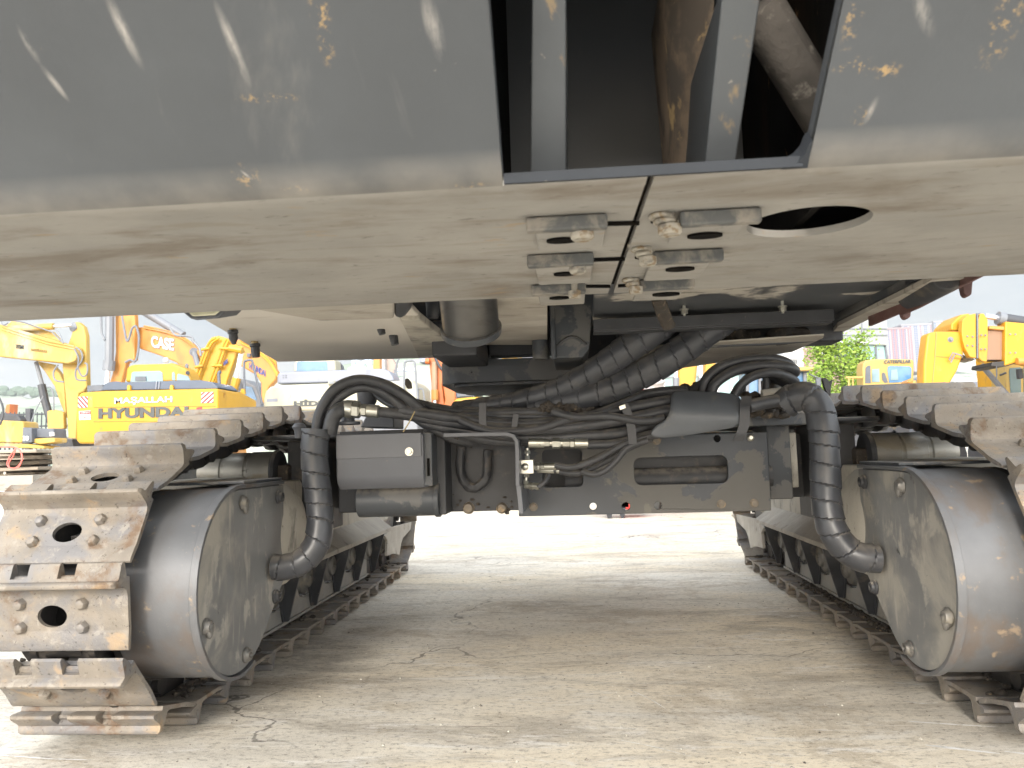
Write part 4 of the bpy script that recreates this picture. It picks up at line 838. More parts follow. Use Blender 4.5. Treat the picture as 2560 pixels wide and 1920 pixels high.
# rubber sheet wrapped over the bundle
rows = [[(1677, 978, 3.04), (1760, 981, 3.04), (1850, 988, 3.04)], [(1677, 1000, 2.98), (1760, 1005, 2.98), (1852, 1010, 2.98)], [(1676, 1028, 2.955), (1762, 1032, 2.955), (1850, 1036, 2.955)],
        [(1664, 1053, 2.96), (1760, 1059, 2.96), (1848, 1059, 2.96)], [(1640, 1060, 2.965), (1752, 1072, 2.965), (1848, 1066, 2.975)], [(1622, 1088, 2.97), (1640, 1092, 2.97), (1662, 1094, 2.975)]]
m = MB(); G_ = []
for rw in rows: G_.append([m.bm.verts.new(PY(*p)) for p in rw])
for i in range(5):
    for j in range(2): m._f([G_[i][j], G_[i][j+1], G_[i+1][j+1], G_[i+1][j]])
o = m.build('rubber_sheet', mRubSheet, EX, 0, 80); sb = o.modifiers.new('sub', 'SUBSURF'); sb.levels = 3; sb.render_levels = 3; sl = o.modifiers.new('thick', 'SOLIDIFY'); sl.thickness = .007
m = MB()
P = [PY(*p) for p in ((1866, 990, 2.97), (1862, 1020, 2.95), (1860, 1060, 2.95), (1852, 1085, 2.95), (1843, 1103, 2.96))]; P = smooth(P, 6); rr = []
for p in P: rr.append([m.bm.verts.new(p+Vector(v)) for v in ((-.018, 0, 0), (.020, 0, 0), (.020, .006, 0), (-.018, .006, 0))])
for i in range(len(rr)-1):
    for j in range(4): m._f([rr[i][j], rr[i][(j+1) % 4], rr[i+1][(j+1) % 4], rr[i+1][j]])
m._f(rr[0]); m._f(rr[-1]); m.build('hose_strap', mHose, EX)
# loops on the right
hose([(1755, 990, 3.12), (1764, 950, 3.12), (1800, 917, 3.12), (1865, 898, 3.12), (1925, 896, 3.12), (1968, 908, 3.14), (1975, 925, 3.2), (1940, 950, 3.3)], .020)
hose([(1775, 992, 3.1), (1790, 957, 3.1), (1840, 926, 3.1), (1900, 914, 3.1), (1960, 916, 3.1), (1987, 926, 3.12), (1975, 938, 3.18), (1930, 945, 3.3)], .021)
hose([(1835, 990, 3.08), (1850, 965, 3.08), (1880, 942, 3.08), (1925, 931, 3.08), (1965, 940, 3.1), (1988, 955, 3.12), (1975, 963, 3.16), (1945, 950, 3.22), (1915, 935, 3.25)], .0185)
hose([(1720, 980, 3.2), (1790, 940, 3.2), (1850, 925, 3.22), (1900, 930, 3.25)], .017)
hose([(1855, 990, 3.25), (1856, 962, 3.25), (1875, 940, 3.25), (1905, 930, 3.25)], .017)
hose([(1912, 985, 3.15), (1916, 960, 3.15), (1914, 935, 3.15)], .015)
hose([(1872, 1016, 2.98), (1915, 1006, 2.99), (1960, 1000, 3.0), (1990, 998, 3.0)], .026)
m = MB(); p = PY(1932, 975, 3.35); m.lathe(p+Vector((0, 0, -.05)), (0, 0, 1), [(0, .12), (.03, .12), (.032, .05), (.09, .045), (.105, .02)], 28); m.box(p.x-.1, p.x+.12, 3.3, 3.6, p.z-.09, p.z-.03); m.build('swivel_joint', mMuck, EX, .004, jit=.006, jsc=40)
m = MB(); m.lathe(PY(1955, 995, 3.06), (1, -.1, 0), [(0, .03), (.03, .034), (.04, .026), (.08, .026)], 20); m.lathe(PY(1905, 988, 3.1), (1, 0, .1), [(0, .022), (.1, .022)], 16); m.build('hose_fitting', mZinc if False else mMudP, EX, jit=.002, jsc=50)
m = MB()
rnd = random.Random(9)
for k in range(90): m.sphere(PY(rnd.uniform(1865, 1965), rnd.uniform(985, 1040), rnd.uniform(3.12, 3.3)), rnd.uniform(.006, .022), sc=(1.3, 1, .7))
for k in range(50):
    t = rnd.random(); m.sphere(PY(960+t*200+rnd.uniform(-12, 12), 985+t*110+rnd.uniform(-8, 8), 3.03+.08*t-.012), rnd.uniform(.004, .013), sc=(1, .6, 1))
for k in range(50):
    t = rnd.random(); m.sphere(PY(1350+t*130+rnd.uniform(-12, 12), 1018+rnd.uniform(-9, 9), 3.05), rnd.uniform(.004, .014), sc=(1.2, .7, 1))
tag(m.build('caked_mud', mMuck, EX, jit=.008, jsc=60), kind='stuff')
m = MB(); a = PY(1150, 1011, 3.9); m.box(a.x, .42, 3.9, 4.6, 1.0, 1.17); m.lathe((-.05, 4.25, 1.17), (0, 0, 1), [(0, .3), (.10, .28), (.12, .2)], 32); m.build('swivel_housing', mCHd, EX, .02)
for pts in ([(1705, 975, 3.3), (1706, 965, 3.3), (1716, 958, 3.3), (1726, 966, 3.3), (1727, 975, 3.3)],):
    m = MB(); m.sphere(PY(1712, 975, 3.25), .03, sc=(1, 1, .95)); m.lathe(PY(1738, 978, 3.25), (.5, 0, 1), [(0, .022), (.03, .024), (.04, .01)], 12); m.build('protective_cap', mMuck, EX)
m = MB()
for pts in ([(2056, 945), (2064, 944), (2072, 950), (2078, 985), (2070, 992), (2060, 965)], [(2072, 955), (2082, 949), (2079, 965), (2076, 990), (2072, 980)]): m.prism([PY(x, y, 3.0) for x, y in pts], (0, .02, 0))
m.build('tape_end', mHose, EX, .003)
m = MB(); p = PY(748, 1095, 3.15); m.lathe(p, (0, 0, 1), [(0, .018), (.03, .02), (.045, .03), (.06, .02), (.063, .003)], 18); m.build('grease_nipple', mPlain, EX)
m = MB()
for pts in ([(925, 948), (928, 940), (936, 946), (948, 948), (947, 955), (930, 954)], [(1012, 948), (1018, 945), (1026, 955), (1028, 970), (1018, 972), (1012, 962)]): m.prism([PY(x, y, 2.99) for x, y in pts], (0, .025, 0))
m.build('tape_end', mMuck, EX, .003)
m = MB(); m.tube([PY(1037, 1028, 2.97), PY(1025, 1052, 2.97), PY(1008, 1080, 2.98)], .0028, 6, 3); m.build('twig', mBrass, EX)
# valve block and fittings
m = MB(); a = PY(1299, 1185, 3.08); b = PY(1333, 1149, 3.08); m.box(a.x, b.x, 3.08, 3.13, a.z, b.z); VB = m.build('valve_block', mZinc, EX, .002)
c = PY(1313, 1167, 3.08); m = MB(); m.lathe(c, (0, -1, 0), [(0, .014), (.004, .015), (.006, .011), (.014, .010), (.016, .005)], 18); m.build('port_plug', mZinc, VB)
def fit(p, q, segs, par):
    p, q = PY(*p), PY(*q); d = q-p; L_ = d.length; m = MB(); t = 0
    for kind, ln, r in segs:
        if kind == 'h': m.hexa(p+d.normalized()*t, d, r, ln*L_)
        else: m.lathe(p+d.normalized()*t, d, [(0, r), (ln*L_, r)], 18)
        t += ln*L_
    return m.build('hose_fitting', mZinc, par)
fit((1318, 1149, 3.1), (1318, 1120, 3.1), [('h', .35, .011), ('c', .15, .008), ('h', .3, .013), ('c', .2, .008)], VB)
fit((1316, 1185, 3.1), (1314, 1212, 3.1), [('h', .3, .013), ('c', .3, .008), ('h', .4, .011)], VB)
fit((1333, 1167, 3.1), (1392, 1166, 3.07), [('c', .1, .010), ('h', .18, .017), ('c', .08, .011), ('h', .14, .015), ('c', .5, .014)], VB)
fit((1345, 1176, 3.12), (1404, 1177, 3.09), [('c', .4, .010), ('c', .6, .011)], VB)
fit((1312, 1214, 3.1), (1348, 1216, 3.08), [('h', .3, .012), ('c', .12, .014), ('c', .1, .011), ('c', .12, .014), ('c', .1, .011), ('c', .26, .013)], VB)
fit((1322, 1107, 3.05), (1470, 1108, 3.05), [('c', .26, .019), ('h', .10, .016), ('c', .04, .012), ('h', .14, .022), ('c', .04, .015), ('h', .12, .018), ('h', .08, .020), ('c', .22, .020)], EX)
# ================================================================ things standing in the yard behind
def paint(name, c, rough=.45, dirt=.5, dc=None): return srf(name, c, rough, 0, [(dc or (c[0]*.5+.04, c[1]*.5+.04, c[2]*.5+.05), 2.2, .50, .72, min(1, dirt+.35), (1, 1, .4), .8), ((.22, .15, .09), 9, .62, .70, .25+.5*dirt, (1, 1, .5), .9)], .06, 1.5)
yH = paint('warm_yellow_paint', (.50, .27, .014), .4, .15); yK = paint('pale_yellow_paint', (.46, .30, .065), .5, .45, (.45, .40, .30)); oC = paint('orange_paint', (.50, .22, .045), .45, .3)
oH = paint('orange_yellow_paint', (.50, .275, .02), .4, .15); cr = paint('cream_paint', (.38, .365, .28), .4, .1); gB = paint('blue_grey_panel', (.07, .09, .13), .35, .1); gL = paint('light_grey_hood', (.20, .215, .26), .35, .1)
gS = paint('dull_grey_steel', (.17, .18, .20), .45, .4); rO = paint('red_orange_paint', (.48, .13, .03), .5, .3); yC = paint('old_yellow_paint', (.46, .31, .09), .5, .35); yT = paint('strong_yellow_paint', (.54, .265, .01), .4, .2)
dk = srf('dark_fitting', (.05, .052, .06), .5); dkg = srf('dark_grey_panel', (.10, .11, .13), .5); wt = srf('white_paint', (.50, .50, .49), .5); rd = srf('red_marking', (.50, .03, .03), .5)
gla = srf('window_glass', (.17, .26, .29), .08, 0, spec=.8, var=.25, vscale=1); glb = srf('blue_window_glass', (.08, .19, .34), .1, 0, var=.3, vscale=2, spec=.8); teal = srf('teal_glass', (.20, .33, .32), .15, var=.15, vscale=.3, spec=.7)
chrome = srf('chrome_rod', (.75, .76, .80), .2, .8); redp = srf('bright_red_paint', (.62, .045, .035), .4); txg = srf('grey_lettering', (.06, .065, .065), .5); txw = srf('white_lettering', (.66, .66, .66), .5); txb = srf('blue_lettering', (.04, .07, .28), .5)
txf = srf('faint_lettering', (.30, .20, .06), .6)
def tr(name, pts, Y, d, mat, par, bevel=0): return MB().prism([PY(x, y, Y) for x, y in pts], (0, d, 0)).build(name, mat, par, bevel)
def rod(name, pts, r, mat, par, sub=0, n=10):
    m = MB(); m.tube([PY(*p) for p in pts], r, n, sub); return m.build(name, mat, par)
def label(s, x0, x1, yt, yb, Y, mat, par, sl=0, bold=0, shear=0, th=.02, name='lettering'):
    return text(s, 0, PY(x0, yb, Y), PY(x1, yb+sl, Y), PY(x0, yt, Y), mat, name, par, th, bold, shear)
def under(root, Y, x0, x1, w=.5, L_=3.5):
    """tracks under a far machine, standing on the ground"""
    for px in (x0, x1):
        p = PY(px, 1120, Y); m = MB(); pr = [(p.x-w/2, Y+.4, 0), (p.x-w/2, Y+.1, .25), (p.x-w/2, Y+.1, .6), (p.x-w/2, Y+.4, .85), (p.x-w/2, Y+L_, .85), (p.x-w/2, Y+L_+.3, .6), (p.x-w/2, Y+L_+.3, .25), (p.x-w/2, Y+L_, 0)]
        m.prism(pr, (w, 0, 0)); m.build('track', mLink, root, .03)
# -- left yellow excavator with its arm hanging
K = thing('excavator', 'pale yellow excavator with its boom reaching in from the left edge and arm hanging down', 'excavator', group='excavators parked in the yard')
Y = 13.0
tr('boom', [(-160, 785), (0, 811), (60, 828), (130, 848), (186, 866), (193, 885), (188, 903), (168, 909), (88, 901), (0, 892), (-160, 868)], Y, .22, yK, K, .03)
tr('boom_bracket', [(12, 816), (30, 800), (110, 824), (128, 828), (158, 862), (120, 850), (60, 832)], Y+.2, .12, yK, K, .02)
rod('boom_cylinder', [(28, 822, Y+.1), (134, 816, Y+.1)], .062, yK, K); rod('cylinder_rod', [(130, 816, Y+.1), (180, 813, Y+.1)], .028, chrome, K)
tr('arm', [(171, 812), (180, 806), (194, 804), (208, 816), (214, 838), (215, 880), (217, 965), (210, 978), (196, 985), (190, 1104), (170, 1104), (166, 1040), (162, 985), (156, 930), (154, 910), (168, 895), (166, 868), (176, 842), (180, 828)], Y+.24, .14, yK, K, .03)
tr('arm_pin_boss', [(170, 815), (176, 806), (188, 806), (192, 820), (184, 829), (174, 827)], Y+.22, .2, gS, K, .02)
tr('link_arm', [(88, 902), (130, 910), (150, 935), (160, 960), (166, 1046), (150, 1008), (135, 965), (112, 930)], Y+.4, .12, yK, K, .02)
rod('cylinder_rod', [(90, 905, Y+.3), (107, 966, Y+.3)], .035, gS, K); rod('bucket_cylinder', [(104, 962, Y+.3), (112, 1000, Y+.3), (140, 1098, Y+.3)], .068, dk, K)
for pts in ([(190, 868), (203, 880), (205, 900), (190, 925), (192, 948), (215, 951)], [(186, 872), (196, 895), (195, 920), (205, 940), (217, 935), (218, 912), (212, 908)], [(145, 912), (134, 930), (138, 950), (160, 955)], [(138, 820), (150, 838), (158, 858)], [(0, 800), (8, 812), (20, 808)]):
    rod('hydraulic_hose', [(x, y, Y-.05) for x, y in pts], .014, gS, K, 6, 8)
for d in (0, 7): rod('pipe', [(0, 815+d, Y-.04), (60, 834+d, Y-.04), (120, 853+d, Y-.04), (186, 866+d, Y-.04)], .011, yK, K, 0, 8)
rod('pipe', [(0, 797, Y), (60, 806, Y), (130, 830, Y), (160, 860, Y)], .012, gS, K, 0, 8)
label('TEM', 40, 59, 861, 871, Y-.001, txg, K, 2, .01); label('S.MAKİNALAR', 79, 118, 869, 877, Y-.001, txf, K, 5, .004)
tr('bucket', [(136, 1092), (180, 1096), (186, 1122), (170, 1150), (140, 1150), (128, 1120)], Y+.1, .8, mCHd, K, .03)
m = MB(); p = PY(-260, 1050, Y); m.box(p.x-4, p.x-.9, Y-.5, Y+2.0, 1.2, 2.3); m.build('house', yK, K, .05)
for d in (-.7, 2.0): m = MB(); m.box(p.x-4.2, p.x-.5, Y+d, Y+d+.6, 0, .9); m.build('track', mLink, K, .05)
# -- low yellow machine, far left
K2 = thing('small_excavator', 'low yellow excavator body marked 30 behind the timber heap at the left edge', 'excavator', group='excavators parked in the yard')
Y = 11
tr('engine_cover', [(-30, 1049), (57, 1053), (60, 1075), (55, 1108), (-30, 1106)], Y, .35, yK, K2, .03); tr('side_panel', [(57, 1068), (79, 1070), (79, 1106), (55, 1108)], Y-.01, .3, dkg, K2, .01)
label('30', 59, 73, 1090, 1102, Y-.015, txw, K2, 0, .02); tr('track_frame', [(-30, 1107), (70, 1110), (110, 1116), (110, 1122), (-30, 1118)], Y-.02, .4, yK, K2, .02)
tr('black_panel', [(79, 1072), (134, 1071), (136, 1096), (80, 1094)], Y+.1, .3, dkg, K2, .02); tr('lamp', [(122, 1080), (133, 1080), (134, 1090), (123, 1091)], Y+.06, .04, wt, K2, .01)
tr('rusty_guard', [(76, 1098), (90, 1096), (136, 1094), (137, 1106), (100, 1111), (80, 1107)], Y+.05, .3, yK, K2, .02)
tr('seat_back', [(-20, 1036), (10, 1032), (45, 1038), (52, 1050), (50, 1056), (-20, 1052)], Y+.3, .15, dk, K2, .03)
tr('grey_cover', [(50, 1056), (75, 1058), (78, 1070), (57, 1069)], Y+.2, .2, wt, K2, .01)
rod('grab_rail', [(-8, 985, Y-.2), (5, 1010, Y-.2), (8, 1036, Y-.2), (0, 1062, Y-.2)], .015, dk, K2, 4)
rod('mirror_arm', [(78, 1055, Y), (90, 1025, Y), (108, 990, Y)], .008, gS, K2, 4); m = MB(); p = PY(0, 1122, Y); m.box(p.x-.5, PY(90, 1122, Y).x, Y, Y+.5, 0, .95); m.build('track', mLink, K2, .06)
tr('door', [(117, 1027), (133, 1024), (158, 1030), (160, 1072), (118, 1074)], Y+2.2, .1, yK, K2, .02)
rod('light_stalk', [(134, 1026, Y+2.2), (134, 990, Y+2.2), (128, 970, Y+2.2), (118, 968, Y+2.2)], .012, gS, K2, 4)
# -- fence
FN = thing('metal_fence', 'dark metal bar fence in front of the hills at the far left', 'fence')
m = MB(); Yf = 28
for k in range(18):
    x = -30+k*11.2; a = PY(x, 1030, Yf); m.cyl((a.x, Yf, .9), (a.x, Yf, a.z), .035, .02, 6)
for y in (1038, 1068): a, b = PY(-60, y, Yf), PY(180, y-4, Yf); m.tube([a, b], .03, 6, 0)
a = PY(74, 1028, Yf); m.box(a.x-.1, a.x+.1, Yf-.1, Yf+.1, 0, a.z+.1); m.build('fence_panel', dk, FN)
OP = thing('orange_drum_pile', 'leaning orange metal chute beyond the bar fence', 'chute'); m = MB(); m.prism([PY(*p) for p in ((16, 1012, 32), (25, 1010, 32), (24, 1024, 32), (20, 1060, 32), (12, 1060, 32), (13, 1025, 32))], (0, .5, 0)); m.build('chute_body', rO, OP)
# -- big yellow excavator seen from behind
H = thing('excavator', 'yellow excavator seen from behind with a two word counterweight and blue grey hood', 'excavator', group='excavators parked in the yard')
Y = 12.6
cwf = [(190, 998), (200, 981), (262, 977), (545, 971), (546, 1100), (540, 1108), (196, 1110), (189, 1100)]
tr('counterweight', cwf, Y, .9, yH, H, .04)
a, b, c, d = PY(545, 971, Y), PY(640, 1000, Y+1.6), PY(545, 1105, Y), PY(640, 1075, Y+1.6)
m = MB(); b.z = min(b.z, a.z-.05); m.loft([a+Vector((-.02, .02, -.02)), PY(600, 977, Y+.9), b, b+Vector((-.3, .4, 0))], [c+Vector((-.02, .02, 0)), PY(600, 1100, Y+.9), d, d+Vector((-.3, .4, 0))]); EC = m.build('engine_cover', yH, H, .04)
m = MB()
for k in range(12):
    p = PY(561+k*2.9, 983+k*.35, Y+.25+k*.06); m.obox(p+Vector((0, -.03, -.09)), (.006, 0, 0), (0, .01, 0), (.01, 0, .09))
m.build('vent_slats', srf('rusty_slats', (.33, .16, .04), .8), EC)
m = MB()
for y0, y1 in ((1018, 1015), (1054, 1051)): m.tube([PY(235, y0, Y-.002), PY(540, y1, Y-.002)], .008, 6, 0)
m.build('panel_seam', oC, H)
tr('engine_hood', [(252, 976), (258, 964), (264, 957), (275, 955), (290, 953), (300, 956), (500, 950), (530, 955), (545, 968), (543, 972)], Y+.1, .8, gB, H, .03)
rod('hood_strap', [(390, 973, Y+.09), (392, 953, Y+.09)], .012, gL, H); rod('hood_strap', [(397, 972, Y+.09), (399, 953, Y+.09)], .012, gL, H)
for x in (321, 428): tr('lifting_lug', [(x-4, 976), (x-4, 966), (x-2, 962), (x+2, 962), (x+4, 966), (x+4, 976)], Y+.05, .06, yH, H, .01)
tr('rear_grille', [(218, 964), (256, 962), (258, 976), (218, 978)], Y+.5, .3, dkg, H)
cab = tr('cab', [(312, 955), (316, 922), (322, 914), (335, 911), (418, 909), (425, 906), (462, 920), (472, 932), (478, 954)], Y+.8, .4, yH, H, .04)
tr('window', [(326, 955), (329, 932), (334, 929), (400, 927), (406, 932), (407, 953)], Y+.79, .02, gla, cab, 0); tr('window', [(430, 951), (430, 932), (434, 929), (437, 934), (438, 951)], Y+.79, .02, gla, cab); tr('window', [(442, 951), (443, 936), (446, 934), (470, 940), (475, 951)], Y+.79, .02, gla, cab)
tr('seat', [(337, 952), (338, 941), (364, 941), (365, 952)], Y+.77, .02, dkg, cab)
m = MB(); m.lathe(PY(415, 906, Y+1.2), (0, 0, 1), [(0, .04), (.02, .05), (.06, .05), (.09, .03)], 14); m.build('beacon', wt, cab); m = MB(); m.lathe(PY(467, 920, Y+1), (0, 0, 1), [(0, .03), (.06, .035), (.08, .01)], 14); m.build('cab_lamp', gS, cab); m = MB(); m.cyl(PY(469, 932, Y+.75), PY(469, 932, Y+.85), .035, n=16); m.build('mirror', dk, cab)
tr('boom', [(484, 948), (500, 910), (519, 855), (527, 843), (545, 839), (570, 846), (598, 866), (606, 878), (594, 882), (586, 900), (570, 945), (562, 975), (540, 972)], Y+2.6, .2, oH, H, .03)
for pts in ([(488, 946), (510, 885), (524, 855), (540, 845)], [(494, 948), (516, 888), (530, 858), (548, 846)], [(524, 955), (545, 900), (560, 858), (568, 848)], [(531, 957), (552, 902), (566, 862), (572, 850)]): rod('pipe', [(x, y, Y+2.5) for x, y in pts], .024, yH, H, 4, 8)
for (x0, y0, x1, y1) in ((488, 918, 508, 914), (504, 874, 524, 871), (530, 914, 556, 914), (548, 870, 572, 872)): rod('pipe_clamp', [(x0, y0, Y+2.46), (x1, y1, Y+2.46)], .03, yH, H)
rod('boom_cylinder', [(584, 975, Y+2.5), (592, 945, Y+2.5)], .09, yH, H); rod('cylinder_rod', [(591, 948, Y+2.5), (603, 882, Y+2.5)], .05, chrome, H); rod('pivot_boss', [(575, 870, Y+2.4), (606, 876, Y+2.4)], .075, oH, H)
label('HMS', 560, 570, 905, 916, Y+2.55, txb, H, -9, .02)
rod('exhaust', [(549, 968, Y+.6), (547, 935, Y+.6), (552, 930, Y+.6)], .03, dkg, H, 4)
rod('hand_rail', [(612, 985, Y+1.2), (610, 912, Y+1.2), (616, 902, Y+1.2), (627, 901, Y+1.2), (633, 912, Y+1.2), (655, 1010, Y+1.2)], .022, dkg, H, 5); tr('mirror', [(601, 978), (603, 972), (610, 972), (612, 985), (602, 985)], Y+1.1, .05, yH, H)
label('MAŞALLAH', 287, 431, 994, 1013, Y-.002, txw, H, -4, .012, th=.015, name='upper_lettering')
label('MAŞALLAH', 285.5, 432, 993, 1014, Y-.0005, gB, H, -4, .04, th=.0004, name='lettering_outline')
label('HYUNDAI', 247, 472, 1021, 1047, Y-.002, txg, H, -5, .05, th=.015)
def hazard(x0, x1, y0, y1, sgn):
    a, b = PY(x0, y1, Y-.003), PY(x1, y0, Y-.003); m = MB(); m.slot = 0; m.box(a.x, b.x, a.y-.006, a.y, a.z, b.z); m.slot = 1
    w, h = b.x-a.x, b.z-a.z
    for k in range(-3, 4):
        c = k*.42
        P = []
        for (u, v) in ((c, 0), (c+.2, 0), (c+1.2, 1), (c+1.0, 1)): P.append((u, v))
        # clip the slanted stripe to the unit square
        def clip(P, f, ip):
            o = []
            for i in range(len(P)):
                A, B = P[i], P[(i+1) % len(P)]
                if f(A): o.append(A)
                if f(A) != f(B): o.append(ip(A, B))
            return o
        P = clip(P, lambda p: p[0] >= 0, lambda A, B: (0, A[1]+(B[1]-A[1])*(0-A[0])/(B[0]-A[0])))
        if len(P) > 2: P = clip(P, lambda p: p[0] <= 1, lambda A, B: (1, A[1]+(B[1]-A[1])*(1-A[0])/(B[0]-A[0])))
        if len(P) < 3: continue
        m.prism([(a.x+w*(u if sgn > 0 else 1-u), a.y-.008, a.z+h*v) for u, v in P], (0, .0015, 0))
    return m.build('hazard_marker', [wt, rd], H)
hazard(195, 220, 991, 1020, -1); hazard(503, 534, 979.5, 1008, 1)
sg = tr('warning_sign', [(197, 1028), (226, 1026), (227, 1049), (198, 1050)], Y-.006, .005, wt, H); tr('sign_band', [(200, 1029), (226, 1027.5), (226, 1035), (200, 1036)], Y-.009, .002, rd, sg); label('DİKKAT', 204, 225, 1029, 1034, Y-.0095, txw, sg, -1, .01, th=.001)
label('İŞ MAKİNESİ', 201, 226, 1037.5, 1041, Y-.0075, txb, sg, -1, .005, th=.001); label('ÇALIŞMA ALANI', 201, 226, 1043, 1046.5, Y-.0075, rd, sg, -1, .005, th=.001)
tr('warning_sticker', [(221, 991), (232, 990), (232, 1018), (222, 1019)], Y-.004, .002, paint('sticker_yellow', (.78, .62, .05), .5, 0), H); tr('warning_sticker', [(491, 1019), (505, 1017), (506, 1026), (491, 1027)], Y-.004, .002, rd, H)
label('A', 223.5, 230.5, 993, 1001, Y-.0055, dkg, H, 0, 0, th=.001)
under(H, Y, 255, 560)
# -- orange excavator with white lettering
C_ = thing('excavator', 'orange excavator with white lettering on its folded boom behind a grey cylinder', 'excavator', group='excavators parked in the yard')
Y = 20
tr('arm', [(287, 770), (333, 770), (337, 790), (338, 815), (336, 850), (337, 900), (316, 906), (302, 960), (272, 960), (280, 935), (288, 880), (287, 820)], Y-.3, .2, oC, C_, .04)
tr('boom', [(334, 822), (342, 818), (358, 817), (378, 820), (430, 834), (474, 855), (492, 872), (506, 902), (505, 930), (488, 950), (470, 935), (440, 906), (398, 888), (350, 872), (336, 854), (331, 838)], Y, .3, oC, C_, .04)
rod('arm_cylinder', [(275, 765, Y-.5), (273, 915, Y-.5)], .115, gS, C_); rod('cylinder_collar', [(274, 902, Y-.5), (271, 926, Y-.5)], .155, gS, C_); rod('cylinder_rod', [(271, 920, Y-.5), (267, 965, Y-.5)], .06, chrome, C_)
rod('boom_cylinder', [(345, 770, Y+.3), (400, 803, Y+.3), (458, 838, Y+.3)], .11, gS, C_, 0, 14)
for pts in ([(253, 785), (254, 830), (262, 850)], [(304, 785), (314, 840), (320, 852), (330, 822), (340, 814)], [(340, 815), (347, 840), (345, 880), (338, 903), (325, 900), (313, 906)], [(425, 820), (440, 838), (478, 842), (484, 858)], [(480, 850), (498, 870), (502, 890)]): rod('hydraulic_hose', [(x, y, Y-.6) for x, y in pts], .03, gS, C_, 6, 8)
for d in (0, 5): rod('pipe', [(360, 815+d, Y-.05), (420, 828+d, Y-.05), (470, 850+d, Y-.05), (500, 885+d, Y-.05)], .022, oC, C_, 4, 8)
m = MB(); m.cyl(PY(485, 880, Y-.1), PY(485, 880, Y+.1), .12, n=20); m.build('pivot_pin', gS, C_); rod('link', [(485, 880, Y-.1), (495, 915, Y-.1)], .07, gS, C_)
label('CASE', 379, 435, 839, 868, Y-.003, txw, C_, 9, .03, th=.03); label('CASE', 377.6, 436.4, 837.5, 869.5, Y-.001, gB, C_, 9, .06, th=.001, name='lettering_outline')
m = MB(); p = PY(400, 1100, Y+.5); m.box(p.x-1.4, p.x+1.4, Y+.5, Y+3, 1.1, 2.2); m.build('house', oC, C_, .05); under(C_, Y+.5, 350, 520)
# -- second orange-yellow boom
H2 = thing('excavator', 'orange yellow excavator boom sloping down to the right with faint blue lettering', 'excavator', group='excavators parked in the yard')
Y = 22
tr('boom', [(552, 852), (575, 846), (605, 850), (640, 868), (672, 900), (692, 930), (690, 948), (672, 968), (658, 1010), (652, 990), (652, 958), (640, 938), (610, 920), (585, 905), (560, 880)], Y, .3, oC, H2, .04)
tr('boom_flange', [(650, 880), (688, 898), (692, 930), (672, 915), (655, 898)], Y+.3, .12, yT, H2, .02)
for d in (0, 6): rod('pipe', [(600, 850+d, Y-.1), (640, 872+d, Y-.1), (672, 900+d, Y-.1), (694, 935+d, Y-.1)], .025, yH, H2, 4, 8)
label('HYUNDAI', 624, 664, 906, 922, Y-.002, txb, H2, 20, .02)
tr('lamp', [(617, 883), (625, 883), (625, 892), (617, 892)], Y-.1, .1, dkg, H2)
ch = tr('cab', [(560, 975), (566, 950), (580, 943), (610, 948), (640, 965), (652, 1000), (652, 1030), (560, 1030)], Y+1, 1.5, gS, H2, .05); tr('window', [(612, 965), (630, 968), (642, 1000), (614, 1000)], Y+.98, .02, glb, ch); tr('window', [(568, 960), (600, 952), (606, 962), (606, 975), (568, 975)], Y+.98, .02, dkg, ch)
tr('house', [(560, 1020), (655, 1025), (655, 1080), (560, 1080)], Y+1, 2, oC, H2, .05); under(H2, Y+1, 570, 650)
# -- cream excavator
D = thing('excavator', 'cream excavator with dark lettering on its counterweight and a long light grey hood', 'excavator', group='excavators parked in the yard')
Y = 14.5
tr('counterweight', [(656, 1028), (657, 1000), (662, 978), (674, 966), (692, 962), (1030, 950), (1045, 962), (1048, 1028)], Y, 1.3, cr, D, .06)
tr('lower_frame', [(660, 1025), (1045, 1022), (1045, 1085), (660, 1088)], Y+.05, 1.5, gS, D, .03)
tr('engine_hood', [(692, 960), (692, 938), (698, 931), (710, 929), (958, 921), (972, 927), (982, 940), (986, 953)], Y+.15, .6, gL, D, .04)
cb = tr('cab', [(733, 930), (735, 905), (742, 898), (828, 894), (838, 900), (840, 928)], Y+.8, .4, cr, D, .04); tr('window', [(741, 928), (742, 907), (745, 904), (815, 903), (819, 907), (819, 926)], Y+.79, .02, glb, cb)
tr('side_window', [(836, 925), (838, 905), (846, 903), (856, 915), (858, 925)], Y+1.2, .1, dkg, cb)
tr('lamp', [(819, 963), (820, 951), (835, 950), (838, 960)], Y-.05, .1, cr, D, .02); tr('lamp_lens', [(822, 960), (823, 953), (834, 952), (835, 959)], Y-.06, .02, gS, D)
label('HİDROMEK', 735, 908, 999, 1016, Y-.002, txg, D, -3, .05, th=.015)
for x, y in ((708, 939), (715, 939), (708, 944), (715, 944)): tr('vent_hole', [(x-1.4, y-1.2), (x+1.4, y-1.2), (x+1.4, y+1.2), (x-1.4, y+1.2)], Y+.14, .02, dkg, D)
tr('sticker', [(667, 997), (694, 996), (694, 1004), (667, 1005)], Y-.004, .003, gL, D)
tr('boom', [(955, 925), (955, 880), (960, 880), (961, 925)], Y+2, .3, wt, D); tr('boom_side', [(962, 925), (961, 890), (975, 888), (990, 912), (985, 945), (975, 948)], Y+2.2, .2, paint('brown_panel', (.38, .30, .26), .7, .3), D, .02)
tr('orange_arm', [(932, 924), (936, 885), (948, 885), (950, 924)], Y+3, .4, oC, D)
for pts in ([(985, 925), (995, 950), (992, 970)], [(1000, 890), (990, 920), (998, 960)]): rod('hydraulic_hose', [(x, y, Y+2) for x, y in pts], .02, gS, D, 5, 8)
